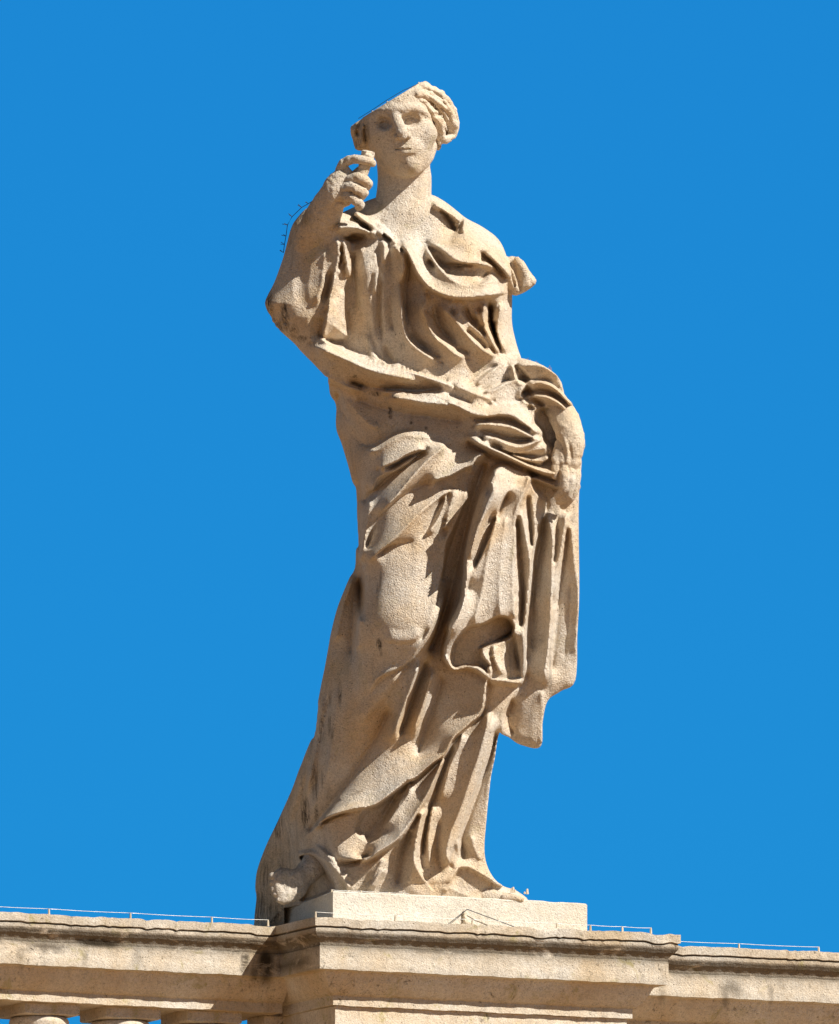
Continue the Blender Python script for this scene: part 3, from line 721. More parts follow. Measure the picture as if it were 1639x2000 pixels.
def build_hair():
    S = Sculpt(676, 906, 156, 304, -120, 176, 1.25)
    right = z2('890,130 1040,110 1140,100 1210,170 1340,310 1430,430 1490,610 1480,690 1420,760 1360,800 1290,830 1230,800 1180,700 1120,600 1060,470 980,350 900,290 840,230')
    S.layer(right, lambda X, Y: -10 + 26 * np.clip((870 - X) / 60.0, 0, 1) + 0 * Y, lambda X, Y: 48 + 22 * np.clip((860 - X) / 50.0, 0, 1) + 0 * Y, 34, 6)
    S.chain([(806, 186, 118), (824, 184, 112), (846, 192, 88), (868, 212, 62), (882, 238, 40), (884, 262, 26)], [7, 10, 12, 13, 13, 9], 3)
    S.chain([(818, 196, 112), (838, 208, 94), (854, 232, 76), (864, 258, 58), (862, 274, 50)], [7, 9, 10, 11, 9], 3)
    S.chain([(802, 176, 100), (826, 171, 92), (850, 179, 66), (872, 198, 36), (888, 226, 10), (890, 252, 0)], [6, 8, 9, 9, 8, 7], 3)
    S.chain([(850, 250, 64), (860, 268, 52), (876, 270, 34), (890, 252, 14)], [8, 11, 10, 8], 4)
    S.ell((776, 226, 8), (76, 92, 88), 10, roll=0.2)
    left = z2('150,640 200,560 360,470 520,430 540,560 520,700 500,850 430,905 300,915 215,885 180,770')
    S.layer(left, 0, 66, 22, 8)
    H = Relief(S); st = H.stroke
    for a in ('1000,170 1150,230 1300,330 1400,470', '1010,250 1130,320 1230,430 1300,560', '1080,300 1190,420 1250,560', '1200,330 1330,440 1420,600', '1300,600 1330,700 1320,780', '1120,170 1230,230 1330,330'): st(z2(a), 4, 4, -4.5, 2)
    st(z2('300,530 250,640 260,800'), 6, 6, -4, 2); st(z2('400,500 350,640 340,860'), 7, 7, -4, 2); st(z2('340,540 300,690 310,860'), 6, 6, 7, 2)
    H.noise(1.0, 7, 21)
    H.solve(30); S.relief(H.h, -60, 10)
    cut_top(S, -1.0)
    return S
# ------------------------------------------------------------------ raised hand with the broken stick
def build_hand_up():
    S = Sculpt(560, 750, 288, 580, 40, 250, 1.25)
    S.chain([(592, 560, 56), (606, 500, 104), (625, 440, 148), (642, 402, 176), (656, 376, 190)], [34, 38, 37, 31, 26], 8)
    S.chain([(656, 378, 190), (664, 358, 192), (674, 338, 194)], [26, 24, 13], 10)
    S.chain([(676, 392, 190), (684, 374, 190), (680, 352, 190)], [12, 14, 13], 12)
    # four fingers closed round the stick, the index bent over its top
    S.chain([(666, 334, 194), (674, 320, 200), (689, 313, 208), (706, 314.5, 214), (722, 318, 212), (728, 321, 206)], [11, 9.5, 8.6, 9, 8.6, 7.4], 1.5)
    S.chain([(680, 356, 206), (695, 350, 216), (708, 352, 219), (717, 360, 212), (716, 365, 202)], [11, 11, 11, 11, 10], 1.2)
    S.chain([(668, 370, 206), (682, 366, 217), (698, 371, 220), (710, 379, 211), (708, 384, 200)], [11, 10.6, 10.6, 10.2, 9], 1.2)
    S.chain([(668, 384, 204), (681, 385, 214), (694, 393, 215), (704, 402, 206), (701, 406, 196)], [10.5, 10, 9.6, 9.2, 8], 1.2)
    # thumb behind the stick
    S.chain([(672, 372, 176), (686, 352, 178), (702, 336, 186), (716, 326, 192)], [13, 10, 8.5, 7], 4)
    H = Relief(S); H.noise(0.5, 7, 31)
    H.stroke([(648, 410), (660, 396), (684, 402)], 5, 5, -3, 2)
    H.solve(30); S.relief(H.h, 60, 80)
    return S
def build_stick():
    S = Sculpt(680, 750, 284, 420, 150, 250, 1.0)
    S.chain([(719, 303, 202), (711, 330, 202), (703, 356, 200), (692, 392, 194)], [13.5, 11.5, 10, 9], 0, m=12)
    S.plane((0.12, -1.0, 0.10), 0.12 * 719 - 297 + 0.10 * 202, 1.5)
    S.ell((726, 300, 212), (9, 6, 9), 3, cut=True)
    H = Relief(S); H.noise(0.7, 6, 41); H.solve(30); S.relief(H.h, 150, 190)
    return S
# ------------------------------------------------------------------ lowered hand, holding the cloth
def build_hand_low():
    S = Sculpt(1030, 1150, 720, 1004, -20, 190, 1.25)
    S.chain([(1070, 768, 34), (1090, 798, 70), (1105, 824, 94), (1112, 846, 110)], [22, 27, 28, 26], 8)
    S.chain([(1112, 846, 116), (1117, 868, 124), (1112, 902, 130)], [26, 25, 20], 8)
    S.chain([(1100, 882, 128), (1098, 902, 134)], [17, 15], 8); S.chain([(1122, 884, 116), (1120, 908, 120)], [13, 13], 8)
    S.chain([(1096, 868, 120), (1088, 892, 134), (1086, 912, 142), (1083, 928, 142)], [12, 10, 8.5, 7.5], 2)        # thumb side
    S.chain([(1100, 904, 136), (1103, 934, 150), (1101, 956, 148), (1090, 968, 138)], [11, 10, 9.5, 8.5], 1.5)
    S.chain([(1111, 906, 132), (1113, 940, 146), (1108, 966, 142), (1094, 979, 130)], [10.5, 10, 9.5, 8.5], 1.5)
    S.chain([(1119, 908, 124), (1121, 940, 134), (1116, 968, 130), (1100, 987, 120)], [10, 9.5, 9, 8], 1.5)
    S.chain([(1125, 908, 114), (1126, 936, 120), (1121, 962, 116), (1108, 980, 108)], [8.5, 8, 7.5, 7], 1.5)
    H = Relief(S); H.noise(0.6, 8, 51)
    H.stroke([(1098, 850), (1108, 880), (1106, 915)], 6, 6, 3, 2)
    H.stroke([(1110, 860), (1115, 890), (1114, 915)], 5, 5, -2.5, 2)
    H.solve(30); S.relief(H.h, 0, 50)
    return S
# ------------------------------------------------------------------ feet
def build_foot_left():
    S = Sculpt(500, 665, 1630, 1792, -40, 150, 1.5)
    S.chain([(626, 1672, 26), (602, 1702, 62), (566, 1734, 80)], [26, 24, 15], 14)
    S.layer(zG('240,1570 330,1590 440,1590 455,1680 425,1785 340,1838 235,1862 185,1780 170,1700 180,1620'), lambda X, Y: 92 - (X - 570) * 0.45 + (Y - 1720) * 0.3, 20, 16, 8)
    toes = [(534, 1711, 8.6), (532.5, 1724, 6.4), (534.5, 1735, 6), (539, 1746, 5.6), (546, 1756, 5.2)]
    for k, (x, y, r) in enumerate(toes):
        b = 104 + (y - 1720) * 0.3; S.chain([(x + 22, y - 4, b - 4), (x + 8, y - 1, b + 7), (x, y, b + 9)], [r * .8, r * .9, r], 0.8)
    H = Relief(S); H.noise(0.6, 8, 61); H.solve(30); S.relief(H.h, -60, -10)
    return S
def build_foot_right():
    S = Sculpt(850, 1060, 1670, 1790, -60, 190, 1.5)
    S.chain([(896, 1722, 24), (925, 1735, 30), (960, 1748, 32), (1000, 1759, 30)], [24, 17, 11, 6.5], 8)
    S.chain([(905, 1740, 28), (960, 1752, 38), (1000, 1756, 38)], [20, 14, 10], 8)
    for k in range(5):
        S.chain([(984 - 3 * k, 1753 - 1.0 * k, 50 - 9 * k), (1004 - 4 * k, 1753 - 1.2 * k, 48 - 10 * k), (1018 - 6 * k, 1756 - 1.2 * k, 44 - 10 * k)], [6.5 - k * .5, 6.2 - k * .4, 5.6 - k * .4], 2)
    for q in range(len(S.gx)):
        z = (1745 - S.gy[:, None]) * CE - S.gd[None, :] * SE
        S.F[q] = np.maximum(S.F[q], (-22 - z).astype(np.float32))
    return S
BODY = []
for f in (build_head, build_hand_up, build_hand_low, build_foot_left, build_foot_right):
    p_, q_ = f().mesh(); BODY.append((crisp(p_, q_, 0.5, 8, 2.5), q_))
off = 0; bp_, bq_ = [], []
for p, q in BODY:
    bp_.append(p); bq_.append(q + off); off += len(p)
BP, BQ = np.concatenate(bp_), np.concatenate(bq_)
HP, HQ = build_hair().mesh(); HP = crisp(HP, HQ, 0.6, 8, 2.5)
TP, TQ = build_stick().mesh()
# ------------------------------------------------------------------ cut the carved surface into its parts
def in_poly(poly, xy): 
    P_ = np.asarray(poly, float); ins = np.zeros(len(xy), bool)
    for i in range(len(P_)):
        a, b = P_[i], P_[(i + 1) % len(P_)]
        if a[1] != b[1]:
            c = (a[1] > xy[:, 1]) != (b[1] > xy[:, 1])
            ins ^= c & (xy[:, 0] < (b[0] - a[0]) * (xy[:, 1] - a[1]) / (b[1] - a[1]) + a[0])
    return ins
TUNIC_UP = zP('700 350 590 380 540 500 500 590 520 612 560 640 602 659 630 667 671 690 709 707 750 718 791 726 859 747 886 756 925 765 962 758 1000 735 1012 700 1060 690 1080 520 960 380 860 350')
TUNIC_LOW = zP('640 1595 607 1625 575 1650 600 1700 570 1810 1080 1820 1060 1700 990 1445 970 1400 985 1340 950 1312 946 1350 939 1387 910 1417 867 1470 812 1515 760 1551 727 1571')
CHEST = zB('-60,150 0,185 80,230 180,290 330,350 480,420 620,450 720,420 690,330 620,200 520,90 400,0 0,-60')
# dark growth and rain streaks that sit on the stone; the last spot darkens the left eye (x, y, half width, half height, strength)
SPOTS = [(597, 1590, 7, 26, 1.0), (543, 1610, 8, 26, 1.0), (664, 1352, 3, 22, .8), (645, 1366, 3, 14, .6), (628, 1422, 4, 22, .8), (644, 1415, 3, 20, .7), (649, 1432, 3, 14, .6),
         (612, 1520, 4, 34, .6), (619, 1535, 3, 26, .8), (630, 1520, 2, 20, .5), (618, 1592, 4, 18, .8), (590, 1560, 3, 40, .4), (565, 1640, 4, 40, .4), (518, 1715, 10, 30, .7), (508, 1770, 14, 30, .8), (530, 1785, 14, 20, .8), (549, 1690, 5, 14, .6),
         (524, 583, 7, 18, 1.0), (526, 610, 9, 26, .6), (556, 612, 6, 22, .9), (561, 628, 5, 16, .8), (575, 648, 8, 12, .7), (545, 640, 12, 14, .6), (590, 662, 10, 6, .6), (610, 672, 8, 4, .5), (562, 460, 8, 30, .35), (590, 425, 14, 16, .55),
         (741, 1258, 5, 10, .9), (745, 1275, 3, 6, .5), (744, 1145, 3, 26, .45), (738, 1160, 3, 20, .4), (762, 803, 4, 8, .9), (764, 815, 4, 4, .7), (733, 770, 10, 4, .8), (703, 757, 4, 4, .7), (694, 737, 4, 4, .7), (772, 775, 8, 4, .6), (803, 826, 3, 3, .8), (832, 836, 3, 3, .8),
         (716, 507, 5, 14, .6), (719, 660, 4, 40, .35), (786, 677, 5, 8, .5), (748, 708, 5, 6, .5), (1023, 1290, 3, 40, .5), (1075, 1310, 3, 40, .5), (880, 1255, 12, 10, .3), (700, 270, 10, 22, .55), (715, 262, 8, 20, .4), (746, 240, 10, 10, .3)]
def stain_of(p):
    s = np.zeros(len(p))
    for x, y, a, b, k in SPOTS:
        s = np.maximum(s, k * ss(1.6 - np.hypot((p[:, 0] - x) / a, (p[:, 1] - y) / b)))
    s = np.maximum(s, 0.22 * ss((640 - p[:, 0]) / 90) * ss((p[:, 1] - 1380) / 200) )
    return s
def stone_part(name, p, q, mat, parent, normals=None):
    o = link_mesh(name, W_arr(p), q, mat, parent, attr=stain_of(p))
    if normals is not None: o.data.normals_split_custom_set_from_vertices(normals.tolist())
    return o
qc = P[Q].mean(1)[:, :2]; qd = P[Q].mean(1)[:, 2]
m_ch = in_poly(CHEST, qc) & (qd > 20)
m_tu = in_poly(TUNIC_UP, qc) & ~m_ch
m_sk = in_poly(TUNIC_LOW, qc) & ~m_tu & ~m_ch
m_cl = ~(m_ch | m_tu | m_sk)
for nm, m in (('tunic', m_tu), ('skirt', m_sk), ('cloak', m_cl)):
    u, qq = submesh(P, Q, m); stone_part(nm, P[u], qq, M_STONE, root, None)
u, qq = submesh(P, Q, m_ch)
hp_, hq_ = BODY[0]
head = stone_part('head', np.concatenate([hp_, P[u]]), np.concatenate([hq_, qq + len(hp_)]), M_STONE, root)
stone_part('hair', HP, HQ, M_HAIR, head)
for nm, k in (('arm', 1), ('arm', 2), ('foot', 3), ('foot', 4)):
    o = stone_part(nm, *BODY[k], M_STONE, root)
    o['label'] = {1: 'raised arm with the fist closed round a broken stick', 2: 'lowered hand that holds the gathered cloth', 3: 'trailing foot with toes at the plinth edge', 4: 'standing foot under the hem'}[k]
stone_part('broken_stick', TP, TQ, M_STONE, root)

# ------------------------------------------------------------------ parapet, plinth, ground
M_PARAPET = stone_mat('parapet_travertine', (0.84, 0.78, 0.68), (0.72, 0.57, 0.39), (0.66, 0.58, 0.47), streak=0.3, bump=0.45, pit=0.6, lichen=0.75, grain=0.8, stretch=(7, 7, 22), mottle=0.75, slo=0.29, shi=0.46, scol=(0.05, 0.038, 0.024))
M_PLINTH = stone_mat('plinth_travertine', (0.76, 0.71, 0.62), (0.70, 0.62, 0.5), (0.66, 0.61, 0.53), streak=0.15, bump=0.5, pit=0.4, lichen=0.2, grain=0.7)
def flat_mat(name, col, rough=0.8, metal=0.0):
    m, nt, b = new_mat(name); N = NB(nt); tc = N('ShaderNodeTexCoord').outputs['Object']
    n = N.noise(tc, 40, 3)
    nt.links.new(N.mix(N.ramp(n, [(0.35, 0.0), (0.65, 1.0)]), col, tuple(c * 0.7 for c in col)), b.inputs['Base Color'])
    b.inputs['Roughness'].default_value = rough; b.inputs['Metallic'].default_value = metal
    return m
M_WIRE = flat_mat('galvanised_wire', (0.62, 0.60, 0.56), 0.45, 0.6)
M_DWIRE = flat_mat('dark_wire', (0.03, 0.035, 0.05), 0.6, 0.3)
M_PEG = flat_mat('mortar_peg', (0.66, 0.55, 0.40))
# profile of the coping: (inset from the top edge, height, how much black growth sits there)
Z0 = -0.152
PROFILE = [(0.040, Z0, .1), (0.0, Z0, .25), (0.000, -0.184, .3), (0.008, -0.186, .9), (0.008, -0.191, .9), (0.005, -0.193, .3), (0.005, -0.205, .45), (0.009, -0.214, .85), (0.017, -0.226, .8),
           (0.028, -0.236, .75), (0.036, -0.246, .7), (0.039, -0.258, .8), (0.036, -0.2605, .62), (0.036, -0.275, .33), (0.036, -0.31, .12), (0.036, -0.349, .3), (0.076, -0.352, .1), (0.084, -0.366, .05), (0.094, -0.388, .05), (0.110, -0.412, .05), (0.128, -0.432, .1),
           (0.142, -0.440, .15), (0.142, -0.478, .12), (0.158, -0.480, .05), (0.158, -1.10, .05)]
def rs_profile(rows, mx=0.02):
    out = [rows[0]]
    for a, b in zip(rows[:-1], rows[1:]):
        k = max(1, int(math.hypot(b[0] - a[0], b[1] - a[1]) / mx)) if b[1] > -0.6 else 1
        for t in range(1, k + 1): out.append(tuple(a[c] + (b[c] - a[c]) * t / k for c in range(3)))
    return out
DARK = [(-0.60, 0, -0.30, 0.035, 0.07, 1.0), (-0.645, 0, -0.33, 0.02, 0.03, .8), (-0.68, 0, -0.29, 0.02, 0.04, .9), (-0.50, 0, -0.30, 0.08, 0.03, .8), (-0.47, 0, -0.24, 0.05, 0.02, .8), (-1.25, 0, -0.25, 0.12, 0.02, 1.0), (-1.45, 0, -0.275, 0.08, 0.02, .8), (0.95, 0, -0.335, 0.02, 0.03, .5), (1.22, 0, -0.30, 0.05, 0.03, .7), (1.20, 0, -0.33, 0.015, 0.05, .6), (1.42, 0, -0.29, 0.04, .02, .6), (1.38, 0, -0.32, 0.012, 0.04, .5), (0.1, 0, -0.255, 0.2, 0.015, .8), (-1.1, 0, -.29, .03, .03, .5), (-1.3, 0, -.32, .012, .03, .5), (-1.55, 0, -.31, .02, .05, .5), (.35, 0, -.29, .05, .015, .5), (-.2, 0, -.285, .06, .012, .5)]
def ring_loft(name, rings, stains, mat, parent, seg=0.012, cap=True):
    """rings: closed plan outlines (same corner count) with heights; sides are subdivided along their length and roughened a little"""
    rg = random.Random(hash(name) % 1000 if False else len(name))
    base = rings[0]; n = len(base); cols = []
    for i in range(n):
        a, b = np.array(base[i]), np.array(base[(i + 1) % n]); k = max(1, int(np.linalg.norm((b - a)[:2]) / seg))
        cols += [(i, t / k) for t in range(k)]
    co, st = [], []
    for r, s in zip(rings, stains):
        r = [np.array(p, float) for p in r]
        for i, t in cols:
            co.append(r[i] * (1 - t) + r[(i + 1) % n] * t); st.append(s)
    m = len(cols); q = []
    for r in range(len(rings) - 1):
        for c in range(m):
            d = (c + 1) % m
            q.append((r * m + c, r * m + d, (r + 1) * m + d, (r + 1) * m + c))
    co = np.array(co); q = np.array(q)
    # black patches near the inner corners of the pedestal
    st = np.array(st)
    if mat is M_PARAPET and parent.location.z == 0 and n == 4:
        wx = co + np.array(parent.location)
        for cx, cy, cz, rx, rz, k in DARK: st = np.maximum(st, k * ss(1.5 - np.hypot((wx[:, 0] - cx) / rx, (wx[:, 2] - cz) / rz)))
    # chipped, worn edges: small smooth random shifts
    rn = np.random.default_rng(len(name) * 7 + n)
    ph = rn.uniform(0, 6.28, 6)
    u = co[:, 0] + 0.37 * co[:, 1]
    wv = 0.0010 * np.sin(u * 19 + ph[0]) + 0.0008 * np.sin(u * 47 + ph[1]) + 0.0006 * np.sin(u * 101 + ph[2] + co[:, 2] * 40)
    if mat is M_PARAPET:
        zt = (co + np.array(parent.location))[:, 2] > -0.2
        for _ in range(int(26)):
            cu = rn.uniform(u.min(), u.max()); cw = rn.uniform(.006, .03)
            wv = wv - zt * rn.uniform(.001, .006) * np.exp(-((u - cu) / cw) ** 2)
    co[:, 2] += wv * (co[:, 2] > -0.6); co[:, 1] += 0.5 * wv
    o = link_mesh(name, co, q, mat, parent, smooth=False, attr=st)
    if cap:
        import bmesh
        bm = bmesh.new(); bm.from_mesh(o.data); bm.verts.ensure_lookup_table()
        bm.faces.new([bm.verts[k] for k in reversed(range(m))]); bm.faces.new([bm.verts[(len(rings) - 1) * m + k] for k in range(m)])
        bmesh.ops.recalc_face_normals(bm, faces=bm.faces); bm.to_mesh(o.data); bm.free()
    return o
def pl(p): return ((p[0] - 819.5) / 500.0, -p[1] / 500.0)          # (px, d) -> plan metres
AZ = {'left': R_(26.5), 'mid': R_(25.0), 'right': R_(23.0)}
def tn(a): return np.array((math.cos(a), math.sin(a))), np.array((math.sin(a), -math.cos(a)))   # along, outward (plan metres, y away)
CORNER = np.array(pl((617, 293)))
T_, N_ = tn(AZ['mid']); LEN = 713 / math.cos(AZ['mid']) / 500.0
prof = rs_profile(PROFILE)
ped = tag(empty('pedestal', (CORNER[0], CORNER[1], 0)), 'projecting travertine pedestal with moulded coping under the statue', 'pedestal')
inv = lambda o: Vector((-o.location.x, -o.location.y, -o.location.z))
def local(o, p3): return np.array(p3) - np.array(o.location)
def ped_ring(o, z, back=0.72):
    a = CORNER + T_ * o - N_ * o; b = CORNER + T_ * (LEN - o) - N_ * o
    c = CORNER + T_ * (LEN - o) - N_ * back; d = CORNER + T_ * o - N_ * back
    return [local(ped, (*p, z)) for p in (a, b, c, d)]
ki = max(k for k, r in enumerate(prof) if r[1] > -0.479)
ring_loft('coping', [ped_ring(o, z) for o, z, s in prof[:ki + 1]], [s for o, z, s in prof[:ki + 1]], M_PARAPET, ped)
ring_loft('die', [ped_ring(0.1585, -0.4785, 0.70), ped_ring(0.1585, -1.10, 0.70)], [.05, .05], M_PARAPET, ped)
# ---- long runs on both sides
def run(name, p0, a, length, sign, rows, parent, back, ends=(0, 0)):
    t, n = tn(a); t = t * sign
    rings = []
    for o, z, s in rows:
        A = p0 - n * o - t * ends[0]; B = p0 - n * o + t * length; Cc = p0 - n * (back - o) + t * length; D = p0 - n * (back - o) - t * ends[0]
        rings.append([local(parent, (*p, z)) for p in (A, B, Cc, D)])
    return ring_loft(name, rings, [s for o, z, s in rows], M_PARAPET, parent)
JL = CORNER - N_ * 0.37
bal = tag(empty('balustrade', (JL[0], JL[1], 0)), 'weathered travertine balustrade with round balusters left of the pedestal', 'balustrade')
run('coping', JL, AZ['left'], 2.4, -1, prof[:ki + 1], bal, 0.72, (0.1, 0))
tl, nl = tn(AZ['left'])
# half die against the pedestal
def block(name, parent, c, t, n, w, dep, z0, z1, mat, stain=.1, bev=0.004):
    rings = []
    for z, e in ((z1, bev), (z1 - bev, 0), (z0 + bev, 0), (z0, bev)):
        rings.append([local(parent, (*p, z)) for p in (c - t * (w / 2 - e) + n * (dep / 2 - e), c + t * (w / 2 - e) + n * (dep / 2 - e), c + t * (w / 2 - e) - n * (dep / 2 - e), c - t * (w / 2 - e) - n * (dep / 2 - e))])
    return ring_loft(name, rings, [stain] * 4, mat, parent)
def along(px_):      # distance to the left of the junction for an image column on the rail's face
    return (539 - px_) / 500.0 / math.cos(AZ['left'])
mid_off = 0.31
block('die', bal, JL - tl * along(600) - nl * mid_off, tl, nl, 0.14, 0.15, -1.10, -0.4785, M_PARAPET)
block('base_rail', bal, JL - tl * 1.2 - nl * mid_off, tl, nl, 2.4, 0.30, -1.16, -1.1005, M_PARAPET)
def lathe_rings(c, prof_rz, seg, parent):
    return [[local(parent, (c[0] + r * math.cos(6.283185 * k / seg), c[1] + r * math.sin(6.283185 * k / seg), z)) for k in range(seg)] for r, z in prof_rz]
def baluster(px_):
    c = JL - tl * along(px_) - nl * mid_off
    b = empty('baluster', local(bal, (c[0], c[1], 0))); b.parent = bal
    class Q: location = Vector((c[0], c[1], 0))
    rings = []
    ab = []
    for z, e in ((-0.4785, .0), (-0.519, 0.0), (-0.5235, 0.005)):
        ab.append([np.array((*(s1 * tl * (0.118 - e) + s2 * nl * (0.118 - e)), z)) for s1, s2 in ((-1, 1), (1, 1), (1, -1), (-1, -1))])
    ring_loft('abacus', ab, [.15, .2, .2], M_PARAPET, b, seg=.05)
    pr = [(0.10, -0.5238), (0.112, -0.530), (0.117, -0.540), (0.117, -0.553), (0.112, -0.570), (0.098, -0.590), (0.080, -0.606), (0.074, -0.612), (0.076, -0.620), (0.070, -0.626), (0.060, -0.634), (0.058, -0.65), (0.064, -0.70), (0.080, -0.76), (0.098, -0.82), (0.106, -0.87), (0.100, -0.92), (0.082, -0.965), (0.066, -0.995), (0.07, -1.005), (0.092, -1.02), (0.104, -1.03), (0.104, -1.05)]
    lr = [[np.array((r * math.cos(6.283185 * k / 40), r * math.sin(6.283185 * k / 40), z)) for k in range(40)] for r, z in pr]
    o = ring_loft('shaft', lr, [.1] * len(pr), M_PARAPET, b, seg=1.0)
    o.data.polygons.foreach_set('use_smooth', np.ones(len(o.data.polygons), bool))
    fb = [[np.array((*(s1 * tl * 0.118 + s2 * nl * 0.118), z)) for s1, s2 in ((-1, 1), (1, 1), (1, -1), (-1, -1))] for z in (-1.0505, -1.1)]
    ring_loft('foot_block', fb, [.1, .1], M_PARAPET, b)
    return b
for k in range(6):
    tag(baluster(463.0 - 157.5 * k))
JR = CORNER + T_ * LEN - N_ * 0.40
par = tag(empty('parapet_wall', (JR[0], JR[1], 0)), 'set back travertine parapet with mossy coping right of the pedestal', 'parapet')
run('coping', JR - T_ * 0.0, AZ['right'], 1.6, 1, prof[:ki + 1], par, 0.46, (0.14, 0))
tr, nr = tn(AZ['right'])
block('die', par, JR + tr * 0.73 - nr * 0.23, tr, nr, 1.74, 0.142, -1.10, -0.4785, M_PARAPET)
# ---- the plinth the statue stands on
plh = tag(empty('plinth', (0.1, 0.0, Z0)), 'plain pale stone block under the feet of the statue', 'plinth')
PC = [np.array(pl(p)) for p in ((651, 215), (1147, -16), (1085, -330), (545, -158))]
def plinth():
    import bmesh
    bm = bmesh.new()
    cen = sum(PC) / 4
    def ring(e, z):
        out = []
        for k, p in enumerate(PC):
            v = cen - p; v = v / np.linalg.norm(v)
            out.append(bm.verts.new(Vector((*(p + v * e), z)) - plh.location))
        return out
    zs = [(0.0, Z0 + 0.001), (0.0, -0.038), (0.006, -0.033)]
    R = [ring(e, z) for e, z in zs]
    for a, b in zip(R[:-1], R[1:]):
        for k in range(4): bm.faces.new((a[k], a[(k + 1) % 4], b[(k + 1) % 4], b[k]))
    bm.faces.new(R[-1]); bm.faces.new(list(reversed(R[0])))
    bmesh.ops.recalc_face_normals(bm, faces=bm.faces)
    bmesh.ops.subdivide_edges(bm, edges=[e for e in bm.edges if e.calc_length() > 0.09], cuts=40, use_grid_fill=True)
    rn = random.Random(5)
    from mathutils import noise as mn
    for v in bm.verts:
        p = v.co
        d = mn.noise(p * 9) * 0.003 + mn.noise(p * 30) * 0.0018
        top = max(0.0, 1 - abs(p.z + plh.location.z + 0.033) / 0.02)
        chip = max(0.0, mn.noise(Vector((p.x * 14, p.y * 14, 3.1)))) * 0.012 * top * (1 if p.x > 0.3 else 0.35)
        v.co.z -= chip + (0.5 * abs(d) if top > 0 else 0)
        if top < 0.5: v.co.y += d
    # the right end is rounded off
        if p.x + plh.location.x > 0.63: v.co.z -= max(0, (p.x + plh.location.x - 0.63)) ** 2 * 6 * (1 if top > 0 else 0)
    me = bpy.data.meshes.new('block'); bm.to_mesh(me); bm.free(); me.materials.append(M_PLINTH)
    o = bpy.data.objects.new('block', me); sc.collection.objects.link(o); o.parent = plh
plinth()
# ---- wires that keep birds off
def tube_obj(name, pts, r, mat, parent, seg=6, origin=None):
    P_ = [Vector(p) for p in pts]; co, q = [], []
    for k, p in enumerate(P_):
        d = (P_[min(k + 1, len(P_) - 1)] - P_[max(k - 1, 0)]).normalized()
        u = d.orthogonal().normalized(); v = d.cross(u)
        for s in range(seg):
            a = 6.283185 * s / seg; co.append(p + u * math.cos(a) * r + v * math.sin(a) * r)
    for k in range(len(P_) - 1):
        for s in range(seg):
            t = (s + 1) % seg; q.append((k * seg + s, k * seg + t, (k + 1) * seg + t, (k + 1) * seg + s))
    co = np.array([tuple(c) for c in co])
    if parent is not None: co = co - np.array(parent.matrix_world.translation if False else parent.location)
    return link_mesh(name, co, np.array(q), mat, parent)
def peg(parent, base, h, r, mat, rnd, name='peg'):
    rings = []
    for z, e in ((0, 1.2), (0.3, 1.0), (0.75, .9), (1, .55)):
        rings.append([np.array(base) + np.array((r * e * math.cos(a + rnd) * (1 + .2 * math.sin(3 * a + rnd * 5)), r * e * math.sin(a + rnd), h * z)) - np.array(parent.location) for a in (0, 1.05, 2.09, 3.14, 4.19, 5.24)])
    return ring_loft(name, rings, [.05] * 4, mat, parent, seg=1)
def sag(a, b, k=10, s=0.002):
    a, b = np.array(a), np.array(b)
    return [tuple(a + (b - a) * t / k - np.array((0, 0, s * 4 * (t / k) * (1 - t / k)))) for t in range(k + 1)]
def wire_run(label, p0, t, n, posts, h, inset=0.012, z=Z0, ends=None, extra=True):
    w_ = tag(empty('bird_wire', (p0[0], p0[1], z)), label, 'wire', 'thin bird wires')
    pp = [p0 + t * s - n * inset for s in posts]
    for k, p in enumerate(pp):
        peg(w_, (*p, z - 0.002), h + 0.002, 0.0042, M_PEG, k * 1.3)
    pts = []
    for a, b in zip(pp[:-1], pp[1:]): pts += sag((*a, z + h * .93), (*b, z + h * .93))
    tube_obj('wire', pts, 0.001, M_WIRE, w_)
    return w_
cl = math.cos(AZ['left']) * 500; cm = math.cos(AZ['mid']) * 500; crr = math.cos(AZ['right']) * 500
wire_run('thin bird wire on short pegs along the coping left of the pedestal', JL, -tl, nl, [(539 - x) / cl for x in (527, 418, 260, 102, -56, -214)], 0.024)
wire_run('thin bird wire on short pegs along the pedestal edge in front of the plinth', CORNER, T_, N_, [(x - 617) / cm for x in (620, 775, 925, 1090, 1156, 1218, 1274)], 0.022)
wire_run('thin bird wire on short pegs along the coping right of the pedestal', JR, tr, nr, [(x - 1325) / crr for x in (1331, 1371, 1528, 1685)], 0.02)
tp_, np_ = PC[1] - PC[0], None
tp_ = tp_ / np.linalg.norm(tp_); np_ = np.array((tp_[1], -tp_[0]))
wire_run('fine bird wire on tiny pegs along the top edge of the plinth', PC[0], tp_, np_, [0.004, .075, .13, .19, .25, .31, .40], 0.009, inset=0.02, z=-0.036)
